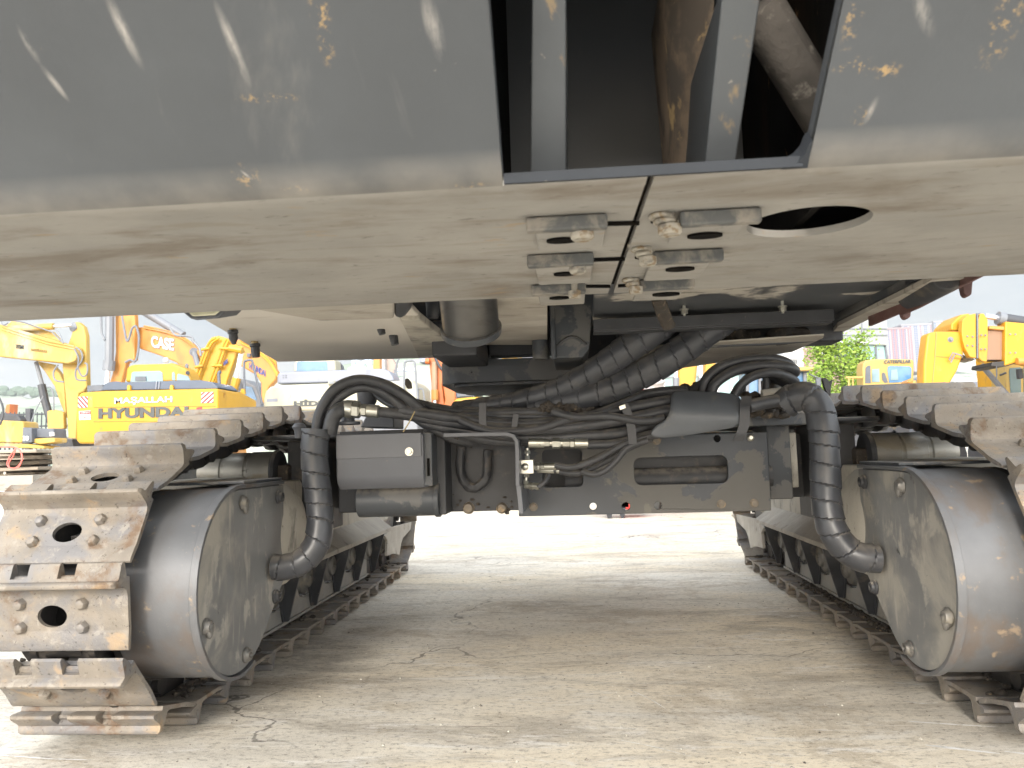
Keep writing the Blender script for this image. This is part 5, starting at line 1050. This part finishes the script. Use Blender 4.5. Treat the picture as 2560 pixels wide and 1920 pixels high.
rod('hand_rail', [(1010, 975, Y-.1), (1011, 915, Y-.1), (1014, 905, Y-.1), (1022, 902, Y-.1), (1034, 903, Y-.1), (1038, 918, Y-.1), (1042, 975, Y-.1), (1046, 1015, Y-.1)], .022, gS, D, 5, 8)
rod('hand_rail', [(1046, 1000, Y), (1046, 975, Y), (1052, 972, Y), (1058, 978, Y), (1062, 1010, Y)], .016, gS, D, 4, 8); under(D, Y, 700, 1000)
LT = thing('lattice_truss', 'pale blue lattice truss standing behind the cream excavator', 'truss'); m = MB()
for a, b in (((870, 925), (1040, 925)), ((872, 925), (922, 900)), ((884, 925), (884, 885)), ((925, 925), (925, 885)), ((884, 895), (915, 925)), ((925, 895), (890, 925)), ((905, 885), (930, 925)), ((875, 885), (932, 885))): m.tube([PY(*a, 24), PY(*b, 24)], .06, 8, 0)
p = PY(884, 925, 24); m.box(p.x-.1, p.x+.02, 24, 24.2, 0, 2.5); p = PY(925, 925, 24); m.box(p.x-.1, p.x+.02, 24, 24.2, 0, 2.5); m.build('truss_bars', paint('pale_blue_steel', (.45, .55, .68), .5, .1), LT)
# -- orange excavator arm in the middle
O = thing('excavator', 'red orange excavator arm standing upright under the machine centre', 'excavator', group='excavators parked in the yard')
Y = 17
tr('arm', [(1073, 860), (1112, 860), (1112, 925), (1106, 960), (1112, 1015), (1078, 1015), (1078, 960), (1074, 920)], Y, .25, rO, O, .03); tr('arm_base', [(1106, 955), (1130, 960), (1138, 975), (1139, 1040), (1100, 1045), (1112, 1000)], Y-.1, .6, rO, O, .03)
rod('cylinder', [(1086, 905, Y-.12), (1086, 985, Y-.12)], .06, paint('brown_steel', (.35, .22, .14), .6, .4), O); rod('cylinder_collar', [(1087, 975, Y-.12), (1087, 1000, Y-.12)], .08, oC, O); rod('cylinder_rod', [(1087, 995, Y-.12), (1087, 1030, Y-.12)], .045, chrome, O)
rod('hydraulic_hose', [(1086, 890, Y-.15), (1096, 912, Y-.15), (1106, 925, Y-.15)], .03, dk, O, 5, 8); rod('pivot_pin', [(1064, 903, Y-.1), (1074, 903, Y-.1)], .07, rO, O); tr('track', [(1060, 1100), (1150, 1100), (1150, 1040), (1060, 1040)], Y, 3, mLink, O, .03)
# -- low machine with slate cab
L1 = thing('roller', 'low yellow machine with a blue grey cab and long grey canopy behind the spiral hoses', 'road roller'); Y = 15
tr('body', [(1130, 1060), (1132, 1005), (1140, 996), (1180, 992), (1330, 992), (1330, 1060)], Y, 2, yH, L1, .05); c3 = tr('cab', [(1140, 995), (1139, 966), (1186, 966), (1188, 994)], Y+.3, 1.4, gB, L1, .03); tr('window', [(1150, 990), (1150, 972), (1180, 972), (1181, 990)], Y+.28, .03, dkg, c3)
tr('canopy', [(1182, 968), (1300, 972), (1320, 985), (1318, 990), (1190, 976)], Y+.2, 1.5, gS, L1, .02); m = MB(); p = PY(1200, 1060, Y); m.cyl((p.x-.9, Y+.5, .6), (p.x+.9, Y+.5, .6), .6, n=32); m.build('drum', mRoll, L1)
# -- tower crane bit in the gap
G = thing('climbing_mast', 'yellow lattice mast rising in the gap between the slew ring and the frame', 'mast'); Y = 30; m = MB()
for x in (1258, 1290, 1302): m.tube([PY(x, 1000, Y), PY(x, 855, Y)], .07 if x < 1300 else .04, 6, 0)
for k in range(9): m.tube([PY(1258, 990-k*16, Y), PY(1290, 978-k*16, Y)], .05, 6, 0)
m.build('mast_frame', yH, G); tr('mast_panel', [(1262, 1000), (1262, 870), (1287, 870), (1287, 1000)], Y+.1, .4, yK, G); p = PY(1275, 1000, Y); m = MB(); m.box(p.x-.5, p.x+.5, Y, Y+.8, 0, p.z+.1); m.build('mast_base', gS, G)
def block(name, label_, cat, x0, x1, yt, yb, Y, d, wall, win, cols, rws, mx=.12, my=.15, group=None):
    t = thing(name, label_, cat, group=group); a, b = PY(x0, yb, Y), PY(x1, yt, Y); m = MB(); m.box(a.x, b.x, Y, Y+d, min(a.z, 0) if yb > 1100 else a.z, b.z); m.box(a.x-.2, b.x+.2, Y-.2, Y+d, b.z-.02, b.z+.5); m.build('wall', wall, t)
    w = (b.x-a.x)/cols; h = (b.z-a.z)/rws; wm = {}
    for i in range(cols):
        m = MB()
        for j in range(rws): m.box(a.x+w*(i+mx), a.x+w*(i+1-mx), Y-.05, Y+.02, a.z+h*(j+my), a.z+h*(j+1-my*1.6))
        tag(m.build('window_column', win[i % len(win)], t), kind='stuff' if rws > 18 else None)
    return t
aw = srf('tower_wall', (.26, .26, .29), .8); aw2 = srf('pinkish_wall', (.27, .20, .21), .8); awin = srf('tower_window', (.10, .15, .26), .3); apink = srf('balcony_pink', (.36, .14, .16), .7); awh = srf('balcony_white', (.34, .36, .40), .7)
block('apartment_tower', 'pale tower block showing left of the yellow mast in the gap', 'building', 1222, 1252, 860, 1000, 240, 20, aw, [awin, awh], 4, 14, group='apartment towers on the hillside')
block('apartment_tower', 'pale tower block showing right of the yellow mast in the gap', 'building', 1306, 1345, 862, 1000, 240, 20, aw, [awin, awh], 5, 14, group='apartment towers on the hillside')
block('apartment_tower', 'low pale blocks on the hillside right of the cream excavator', 'building', 1048, 1072, 886, 905, 300, 20, aw, [awin, awh], 4, 5, group='apartment towers on the hillside')
block('apartment_tower', 'wide tower block with pink balconies and a dark top left', 'building', 2222, 2272, 822, 930, 230, 20, aw2, [apink, awin, awh, apink, awin], 14, 24, group='apartment towers on the hillside')
block('apartment_tower', 'taller white and blue tower block beside the pink one', 'building', 2262, 2328, 812, 930, 235, 20, aw, [awh, awin, awin, awh, apink], 15, 26, .1, .2, group='apartment towers on the hillside')
block('apartment_tower', 'narrow white tower block just left of the big yellow jib', 'building', 2343, 2390, 804, 920, 260, 20, aw, [awin, awh, awh], 9, 20, group='apartment towers on the hillside')
# -- red attachment on steel feet
RA = thing('steel_attachment', 'bright red steel attachment standing on two short feet behind the frame', 'attachment'); Y = 10.8
a, b = PY(1545, 1275, Y), PY(1609, 955, Y); m = MB(); m.box(a.x, b.x, Y, Y+.5, a.z, b.z); m.build('body', redp, RA, .03)
for x0, x1 in ((1518, 1530), (1552, 1562)):
    p, q = PY(x0, 1297, Y), PY(x1, 1275, Y); m = MB(); m.loft([(p.x+.01, Y, 0), (q.x-.01, Y, 0), (q.x-.01, Y+.12, 0), (p.x+.01, Y+.12, 0)], [(p.x-.04, Y, .18), (q.x+.02, Y, .18), (q.x+.02, Y+.2, .18), (p.x-.04, Y+.2, .18)]); m.build('foot', mCHd, RA)
a, b = PY(1505, 1282, Y), PY(1572, 1270, Y); m = MB(); m.box(a.x, b.x, Y, Y+.3, .15, .3); m.build('base', mCHd, RA)
# -- white wrapped duct
WD = thing('wrapped_duct', 'white crinkled wrapped duct standing right of the red attachment', 'duct'); P = smooth([PY(1634, 915, 14), PY(1636, 960, 14), PY(1634, 1000, 14), PY(1630, 1100, 14)], 30)
m = MB(); m.tube(P, .1, 24, 0, True, lambda L_, a: 1.55*(.115+.010*math.sin(L_*45+1.2*math.sin(a*2)))+.012*noise.noise(Vector((L_*20, math.cos(a)*3, math.sin(a)*3)))); p = P[-1]; m.cyl((p.x, p.y, 0), (p.x, p.y, p.z), .18, n=16); m.build('duct_skin', srf('white_wrap', (.40, .37, .36), .45, 0, [((.3, .27, .25), 12, .5, .68, .6, (1, 1, 3), None)]), WD)
# -- yellow boom with two cylinders in front of the glass wall
YB = thing('excavator', 'yellow excavator boom flanked by two grey cylinders above the rubber sheet', 'excavator', group='excavators parked in the yard'); Y = 11
tr('boom', [(1698, 900), (1745, 900), (1736, 985), (1720, 1040), (1700, 1040), (1694, 985)], Y, .35, oH, YB, .02); tr('arm', [(1764, 900), (1790, 900), (1786, 1000), (1760, 1000)], Y+.8, .3, oH, YB, .02)
tr('boom_side', [(1692, 900), (1699, 900), (1696, 1030), (1690, 1030)], Y+.05, .3, yC, YB)
for x in (1690, 1752): rod('cylinder_rod', [(x, 890, Y-.1), (x, 950, Y-.1)], .030, chrome, YB); rod('cylinder', [(x, 944, Y-.1), (x-1, 1040, Y-.1)], .045, gS, YB, 0, 14)
tr('house', [(1690, 1120), (1690, 1020), (1800, 1020), (1800, 1120)], Y+.5, 2, yH, YB, .05); under(YB, Y+.4, 1690, 1800)
# -- glass fronted hall
GH = thing('glass_hall', 'long low hall wall of teal glass panes behind the yellow boom', 'building'); Y = 40; a, b = PY(1600, 1110, Y), PY(1960, 895, Y)
m = MB(); m.box(a.x, b.x, Y, Y+12, 0, b.z); m.build('glass_wall', teal, GH)
for k in range(12): m = MB(); x = a.x+(b.x-a.x)*k/11; m.box(x-.05, x+.05, Y-.1, Y, 0, b.z); m.build('mullion', wt, GH)
for k in range(4): m = MB(); z = b.z*(k+.6)/4.2; m.box(a.x, b.x, Y-.08, Y, z-.03, z+.03); m.build('transom', gS, GH)
# -- blue cab with beige roof
BC = thing('wheel_loader', 'blue glass cab with a flat beige roof behind the right hose loops', 'loader'); Y = 13
c4 = tr('cab', [(1860, 1060), (1862, 925), (2018, 925), (2022, 1060)], Y, .5, glb, BC, .03); tr('cab_roof', [(1856, 925), (1858, 916), (2034, 917), (2035, 922), (2020, 927)], Y-.2, .8, yC, BC, .02)
for x in (1868, 1900, 1950, 2012): rod('cab_pillar', [(x, 1050, Y-.03), (x, 925, Y-.03)], .03, gS, BC)
m = MB(); m.lathe(PY(2017, 928, Y-.1), (0, 0, 1), [(-.02, .03), (.02, .045), (.05, .02)], 12); m.build('lamp', dkg, BC); tr('mirror', [(2040, 945), (2052, 943), (2054, 965), (2042, 966)], Y, .06, dkg, BC, .01); rod('mirror_arm', [(2022, 935, Y), (2046, 945, Y)], .012, dkg, BC)
tr('body', [(1850, 1115), (1852, 1040), (2040, 1040), (2042, 1115)], Y+.1, 1, yC, BC, .06); m = MB()
for x in (1880, 2010): p = PY(x, 1130, Y); m.cyl((p.x, Y+.2, .6), (p.x, Y+.7, .6), .6, n=28)
m.build('wheel', dk, BC)
# -- hall with white panels and canted glass
HB = thing('showroom_building', 'white panelled showroom with a canted teal glass front behind the trees', 'building'); Y = 62
P = lambda x, y: PY(x, y, Y)
tr('panel_wall', [(2070, 960), (2070, 800), (2216, 800), (2222, 862), (2222, 960)], Y+6, 10, srf('white_panels', (.27, .28, .28), .7), HB); m = MB()
for y in (822, 838): m.tube([PY(2070, y, Y+5.95), PY(2218, y, Y+5.95)], .06, 6, 0)
m.tube([PY(2155, 800, Y+5.95), PY(2155, 855, Y+5.95)], .06, 6, 0); m.build('panel_joint', gS, HB)
tr('roof', [(2030, 866), (2050, 855), (2100, 851), (2218, 856), (2222, 862), (2110, 858), (2058, 862)], Y-.5, 6, wt, HB, .1)
tr('glass_front', [(2110, 1080), (2122, 862), (2216, 860), (2232, 1080)], Y, 4, teal, HB)
for xa, xb in ((2112, 2104), (2140, 2140), (2163, 2168), (2190, 2195), (2214, 2226)):
    m = MB(); m.prism([PY(xa-3, 860, Y-.1), PY(xa+1, 860, Y-.1), PY(xb+5, 960, Y-.1), PY(xb-2, 960, Y-.1)], (0, .3, 0)); m.build('fin', dkg, HB)
tr('brick_wall', [(2006, 1080), (2006, 875), (2028, 862), (2110, 905), (2110, 1080)], Y-1, 5, srf('pinkish_brick', (.24, .15, .13), .85, 0, [((.45, .36, .33), 2, .5, .6, .5, (1, 1, 3), None)]), HB)
tr('gable_trim', [(2026, 862), (2034, 860), (2078, 902), (2072, 906)], Y-1.4, .5, wt, HB)
WW = thing('white_shed', 'white corrugated shed with a small barred vent left of the brick wall', 'shed'); Y = 50; tr('wall', [(1930, 1080), (1930, 905), (1965, 880), (2008, 862), (2010, 1080)], Y, 8, srf('corrugated_white', (.42, .42, .41), .6), WW)
for k in range(5): tr('vent_bar', [(1974+k*4, 910), (1976+k*4, 910), (1976+k*4, 898), (1974+k*4, 898)], Y-.05, .05, dk, WW)
# -- trees
leafm = srf('fresh_leaves', (.17, .28, .03), .55, 0, [((.32, .44, .06), 3, .45, .6, .8, one, None), ((.09, .16, .03), 5, .55, .7, .7, one, None)], .2, 8); bark = srf('bark', (.16, .13, .10), .9)
leafm.node_tree.nodes['Principled BSDF'].inputs['Subsurface Weight'].default_value = 0
def tree(label_, px, ytop, spread, Y, seed, n=4200):
    t = thing('young_tree', label_, 'tree', group='young trees before the showroom'); rnd = random.Random(seed); base = PY(px, 1100, Y); base.z = 0; top = PY(px+rnd.uniform(-3, 3), ytop, Y); sp = spread*Y/FPX
    H_ = top.z; tk = MB(); ends = []
    trunk = smooth([base, base+Vector((.05, 0, H_*.35)), base+Vector((-.05, .05, H_*.7)), Vector((top.x, top.y, H_*.96))], 5)
    tk.tube(trunk, .05, 8, 0, True, lambda L_, a: max(.008, .055*(1-L_/(H_*1.03))))
    for k in range(26):
        h = .28+.68*(k/26); o = Vector((base.x, base.y, 0)).lerp(Vector((top.x, top.y, H_)), h); o.z = h*H_; az = rnd.uniform(0, 6.28); ln = sp*(1.15-h*.75)*rnd.uniform(.6, 1.15)
        e = o+Vector((math.cos(az)*ln, math.sin(az)*ln, ln*rnd.uniform(.25, .8))); mid = o.lerp(e, .5)+Vector((0, 0, -.04)); tk.tube([o, mid, e], .012, 5, 3, True, lambda L_, a: .014); ends += [mid, e, mid.lerp(e, .5), mid.lerp(e, .8)]
    ends += [Vector((top.x, top.y, H_-.05)), Vector((top.x, top.y, H_-.3))]
    tk.build('trunk', bark, t); lf = MB()
    for k in range(n):
        c = rnd.choice(ends)+Vector((rnd.gauss(0, .13), rnd.gauss(0, .13), rnd.gauss(0, .10))); s_ = rnd.uniform(.022, .05); d1 = Vector((rnd.gauss(0, 1), rnd.gauss(0, 1), rnd.gauss(0, .6))).normalized(); d2 = d1.cross(Vector((rnd.gauss(0, 1), rnd.gauss(0, 1), rnd.gauss(0, 1)))).normalized()
        q = [lf.bm.verts.new(c+v) for v in (-d1*s_, d2*s_*.5, d1*s_, -d2*s_*.5)]; lf._f(q)
    lf.build('crown', leafm, t); return t
tree('slender fresh green tree whose tip touches the dark side beam', 2076, 822, 72, 16, 1, 5200); tree('fresh green tree in front of the canted glass', 2142, 832, 50, 16.5, 4, 3800); tree('low bushy green sapling nearest the torn tape end', 2040, 915, 42, 15, 8, 2200)
# -- grader cab
CT = thing('motor_grader', 'old yellow machine cab with dark lettering on its roof band', 'grader'); Y = 13
c5 = tr('cab', [(2158, 975), (2156, 925), (2158, 908), (2166, 900), (2195, 897), (2284, 898), (2286, 905), (2285, 975)], Y, .3, yC, CT, .03)
label('CATERPILLAR', 2210, 2276, 900.5, 908.5, Y-.002, dkg, CT, -1, .0)
tr('window', [(2223, 957), (2219, 925), (2220, 917), (2225, 915), (2274, 916), (2279, 921), (2278, 945), (2255, 955)], Y-.01, .03, glb, c5); tr('window', [(2180, 955), (2180, 923), (2198, 922), (2199, 955)], Y-.01, .03, gla, c5); tr('window', [(2206, 950), (2205, 934), (2208, 931), (2213, 934), (2220, 956), (2212, 957)], Y-.01, .03, dkg, c5); tr('door_gap', [(2163, 958), (2164, 920), (2170, 914), (2176, 914), (2177, 958)], Y-.008, .03, dkg, c5)
tr('window', [(2227, 950), (2228, 925), (2243, 923), (2246, 950)], Y-.02, .01, gla, c5)
tr('hood', [(2255, 975), (2262, 958), (2290, 950), (2330, 955), (2345, 975)], Y-.3, .4, yC, CT, .04); tr('air_cleaner', [(2268, 957), (2275, 948), (2285, 950), (2283, 963)], Y-.5, .3, oC, CT, .03); rod('exhaust', [(2306, 930, Y-.3), (2318, 955, Y-.3)], .03, gS, CT); tr('tank', [(2298, 945), (2305, 938), (2312, 946), (2308, 958), (2298, 958)], Y-.4, .2, gL, CT, .02)
rod('railing', [(2122, 1000, Y), (2122, 944, Y), (2155, 943, Y)], .018, yC, CT); rod('railing', [(2132, 1000, Y), (2132, 944, Y)], .014, yC, CT); rod('railing', [(2114, 944, Y), (2156, 944, Y)], .02, yC, CT)
tr('body', [(2110, 1110), (2110, 985), (2158, 975), (2345, 975), (2345, 1110)], Y, .5, yC, CT, .06); m = MB()
for x in (2150, 2290): p = PY(x, 1130, Y); m.cyl((p.x, Y-.3, .65), (p.x, Y+.1, .65), .65, n=28)
m.build('wheel', dk, CT)
# -- big telescopic jib
TJ = thing('mobile_crane', 'strong yellow crane jib head and box boom reaching in from the right edge', 'crane'); Y = 10
tr('jib_box', [(2308, 985), (2310, 905), (2318, 840), (2322, 832), (2340, 828), (2395, 828), (2405, 832), (2410, 884), (2395, 925), (2375, 960), (2372, 975), (2350, 985)], Y, .22, yT, TJ, .03)
m = MB(); m.tube([PY(2341, 830, Y-.002), PY(2337, 900, Y-.002), PY(2329, 975, Y-.002)], .007, 6, 0); m.tube([PY(2335, 890, Y-.002), PY(2400, 897, Y-.002)], .005, 6, 0); m.build('panel_seam', oC, TJ)
m = MB(); m.lathe(PY(2376, 849, Y), (0, -1, 0), [(-.01, .035), (.006, .035), (.008, .02), (.03, .018)], 18); m.build('bolt', gS, TJ)
rod('grab_handle', [(2373, 900, Y-.05), (2382, 882, Y-.09), (2402, 888, Y-.09), (2406, 893, Y-.05)], .009, gL, TJ); rod('grab_handle', [(2377, 906, Y-.05), (2386, 888, Y-.08), (2392, 884, Y-.06)], .008, gL, TJ)
tr('cheek_plate', [(2378, 826), (2378, 810), (2392, 796), (2404, 786), (2425, 783), (2428, 790), (2430, 820), (2405, 828)], Y+.1, .5, yT, TJ, .02)
tr('cheek_plate', [(2404, 828), (2406, 800), (2420, 788), (2440, 783), (2441, 895), (2425, 893), (2412, 870), (2406, 850)], Y-.06, .10, yT, TJ, .012); tr('cheek_plate', [(2447, 895), (2446, 800), (2450, 784), (2460, 783), (2470, 800), (2471, 860), (2468, 905), (2455, 903)], Y-.03, .10, yT, TJ, .012)
m = MB()
for x, y in ((2418, 841), (2431, 842), (2418, 864), (2431, 865), (2453, 838), (2463, 838), (2453, 873), (2463, 873), (2525, 836), (2538, 836), (2525, 882), (2538, 882)): m.hexa(PY(x, y, Y-.06), (0, -1, 0), .012, .012)
m.build('bolt', gS, TJ)
tr('head_block', [(2436, 800), (2440, 782), (2456, 782), (2458, 800)], Y+.05, .2, dkg, TJ, .02); m = MB(); m.tube([PY(2443, 786, Y-.02), PY(2443, 896, Y-.02)], .014, 6, 0); m.build('gap', dkg, TJ)
rod('cylinder_rod', [(2462, 790, Y+.1), (2500, 796, Y+.1)], .034, chrome, TJ, 0, 14); rod('cylinder_head', [(2494, 795, Y+.1), (2510, 798, Y+.1)], .085, gS, TJ, 0, 18); rod('jib_cylinder', [(2506, 797, Y+.1), (2600, 812, Y+.1)], .072, dk, TJ, 0, 18)
tr('inner_boom', [(2466, 900), (2470, 826), (2510, 822), (2516, 900)], Y+.05, .2, paint('rusty_inner_boom', (.28, .17, .11), .8, .8, (.13, .12, .12)), TJ, .01)
tr('inner_flange', [(2472, 822), (2475, 814), (2512, 816), (2514, 826)], Y+.0, .4, oC, TJ, .01); m = MB(); m.box(PY(2470, 1, Y).x, PY(2512, 1, Y).x, Y+.01, Y+.4, PY(2470, 906, Y).z, PY(2470, 897, Y).z); m.build('wear_pad', dkg, TJ, .01)
tr('box_boom', [(2512, 915), (2513, 803), (2640, 815), (2640, 925), (2545, 905)], Y-.02, .2, yT, TJ, .02); tr('boom_shoe', [(2478, 915), (2480, 905), (2545, 900), (2548, 905), (2520, 915), (2500, 918)], Y, .5, mLink, TJ, .01)
rod('pipe', [(2542, 903, Y-.05), (2600, 902, Y-.05)], .045, oC, TJ); rod('hook_line', [(2491, 915, Y), (2492, 940, Y), (2490, 950, Y)], .008, dk, TJ)
tr('bracket', [(2405, 885), (2425, 895), (2440, 897), (2430, 903), (2410, 900)], Y+.1, .2, mBolt, TJ, .01)
m = MB(); p = PY(2700, 900, Y); m.box(p.x, p.x+3, Y, Y+2.5, .8, 2.2); m.build('carrier', yT, TJ, .05)
m = MB(); a, b = PY(2318, 985, Y), PY(2370, 975, Y); m.box(a.x, b.x, Y+.1, Y+.6, 0, a.z+.05); m.build('jib_foot', dkg, TJ)
# -- white cabin with sign
LV = thing('site_cabin', 'white site cabin with a grey slatted sign band under the crane jib', 'cabin'); Y = 16
tr('wall', [(2385, 1100), (2385, 950), (2392, 946), (2470, 945), (2476, 950), (2476, 1100)], Y, .5, wt, LV, .05); bnd = tr('sign_band', [(2392, 968), (2392, 954), (2463, 954), (2463, 968)], Y-.03, .03, dkg, LV); m = MB()
for k in range(5): m.tube([PY(2393, 956+k*2.6, Y-.04), PY(2462, 956+k*2.6, Y-.04)], .012, 6, 0)
m.build('slats', gL, bnd); label('LVAR', 2394, 2427, 953, 966, Y-.06, txw, LV, 0, .06, th=.03)
# -- cab at the right edge
RC = thing('backhoe_loader', 'yellow framed cab with pale windows at the right edge of the yard', 'loader'); Y = 11
c6 = tr('cab', [(2520, 990), (2512, 925), (2514, 905), (2522, 900), (2600, 902), (2600, 990)], Y, .4, yC, RC, .03); tr('window', [(2528, 985), (2524, 928), (2526, 920), (2552, 918), (2553, 985)], Y-.02, .04, gla, c6); tr('window', [(2560, 985), (2560, 918), (2600, 918), (2600, 985)], Y-.02, .04, gla, c6)
tr('mirror', [(2544, 922), (2558, 920), (2560, 946), (2547, 948)], Y-.5, .06, dk, RC, .015); rod('hydraulic_arm', [(2453, 912, Y-.2), (2516, 985, Y-.2)], .035, gS, RC); rod('mirror_arm', [(2500, 938, Y-.1), (2515, 932, Y-.1)], .014, dk, RC)
tr('body', [(2500, 1110), (2505, 985), (2640, 985), (2640, 1110)], Y, .6, yC, RC, .05); m = MB(); p = PY(2560, 1100, Y); m.cyl((p.x, Y-.3, .7), (p.x, Y+.1, .7), .7, n=28); m.build('wheel', dk, RC)
m = MB(); m.sphere(PY(2556, 1003, 8), .075, sc=(1.2, 1, .8)); m.build('beacon', yH, RC)
# -- timber and scrap at the left edge with a red cable
TB = thing('timber_pile', 'pile of weathered boards on a steel beam at the left edge', 'timber pile'); tb = srf('weathered_board', (.34, .29, .23), .9, 0, [((.15, .12, .10), 5, .5, .65, .7, (.3, 1, 3), None), ((.50, .46, .40), 9, .55, .7, .6, (.3, 1, 3), None)], .2, 4, .5, 30); rnd = random.Random(2)
for k, (x0, x1, yt, yb) in enumerate(((-60, 92, 1122, 1136), (-60, 84, 1136, 1150), (-60, 98, 1150, 1166), (-60, 60, 1145, 1152), (-60, 95, 1166, 1180), (-60, 88, 1180, 1190))):
    Yv = 5.4+.12*(k % 3); a, b = PY(x0, yb, Yv), PY(x1, yt, Yv); m = MB(); m.box(a.x, b.x, Yv, Yv+.5, a.z, b.z-.002); m.build('board', tb, TB, .006, jit=.012, jsc=5)
m = MB(); a, b = PY(-60, 1192, 5.75), PY(85, 1126, 5.75); m.box(a.x, b.x-.02, 5.75, 5.95, a.z, b.z); m.build('board', tb, TB, .006)
a, b = PY(-60, 1228, 5.3), PY(70, 1188, 5.3); m = MB(); m.box(a.x, b.x, 5.35, 5.7, a.z, b.z); m.lathe(PY(12, 1183, 5.35), (0, -1, 0), [(0, .012), (.003, .012)], 14); SBm = m.build('steel_beam', mMudU, TB, .008); m = MB(); m.box(a.x, b.x+.05, 5.3, 5.9, 0, a.z-.002); m.build('concrete_block', srf('rough_concrete', (.45, .43, .40), .9, bump=.5), TB, .01)
tag(MB().tube([PY(x, y, 5.25) for x, y in ((-10, 1117), (20, 1116), (38, 1118), (52, 1130), (54, 1150), (48, 1166), (34, 1172), (22, 1168), (18, 1158), (24, 1142), (34, 1128), (40, 1120), (33, 1140), (22, 1158), (26, 1170), (42, 1168), (56, 1148), (50, 1126), (36, 1117), (10, 1118))], .0045, 8, 6).build('cable', srf('coral_cable', (.75, .16, .13), .5), None), 'loop of red cable hanging over the timber pile', 'cable')
# -- hills
hl = NT('hill_ground'); c = hl.mix(hl.ramp(hl.noise(.012, 8, .65), .4, .6), (.20, .26, .17), (.42, .42, .36)); c = hl.mix(hl.ramp(hl.noise(.05, 6, .7, one, 0, 3), .55, .62), c, (.12, .17, .13)); hl.L(c, hl.b.inputs['Base Color']); hl.b.inputs['Roughness'].default_value = 1
g = MB(); ks = [(-400, 972), (0, 978), (60, 984), (130, 985), (300, 990), (500, 985), (700, 940), (900, 895), (1050, 884), (1300, 880), (1600, 890), (1900, 885), (2150, 880), (2300, 868), (2450, 872), (2600, 880), (2960, 890)]; rows = []
for Yh, k in ((180, .0), (230, .35), (300, .7), (380, 1.0), (520, .9)):
    row = []
    for i in range(len(ks)-1):
        for j in range(8):
            t = j/8; x = ks[i][0]+(ks[i+1][0]-ks[i][0])*t; y = ks[i][1]+(ks[i+1][1]-ks[i][1])*t; zt = PY(x, y, 380).z; p = PY(x, 1000, Yh); p.z = max(-.5, zt*k+(noise.noise(Vector((p.x*.02, p.y*.02, 0)))*4+noise.noise(Vector((p.x*.15, p.y*.1, 3)))*1.2)*k) if k else -.5
            row.append(g.bm.verts.new(p))
    rows.append(row)
for i in range(4):
    for j in range(len(rows[0])-1): g._f([rows[i][j], rows[i][j+1], rows[i+1][j+1], rows[i+1][j]])
tag(g.build('hills', hl.m, None, 0, 180), 'pale green hills far behind the yard', None, None, 'structure')
# tree line on the left ridge
m = MB(); rnd = random.Random(11)
for k in range(130):
    x = rnd.uniform(-60, 260); p = PY(x, 984, 372); p.z = PY(x, 983+.02*x, 380).z*1.0; m.sphere(p+Vector((0, 0, rnd.uniform(-1, 1.2))), rnd.uniform(.8, 2.2), sc=(1.3, 1, 1))
tag(m.build('distant_wood', srf('distant_wood_leaves', (.10, .14, .10), 1), None, jit=.8, jsc=.6), 'dark distant wood along the left ridge', None, None, 'stuff')
# haze
m = MB(); m.box(-700, 700, -19, 620, -1.0, 60); hz = m.build('haze', [], None); hm = bpy.data.materials.new('haze_air'); hm.use_nodes = True; t = hm.node_tree; t.nodes.clear(); o_ = t.nodes.new('ShaderNodeOutputMaterial'); pv = t.nodes.new('ShaderNodeVolumePrincipled'); pv.inputs['Color'].default_value = (.93, .96, 1, 1); pv.inputs['Density'].default_value = .0006; t.links.new(pv.outputs[0], o_.inputs['Volume']); hz.data.materials.append(hm)
tag(hz, None, None, None, 'stuff')
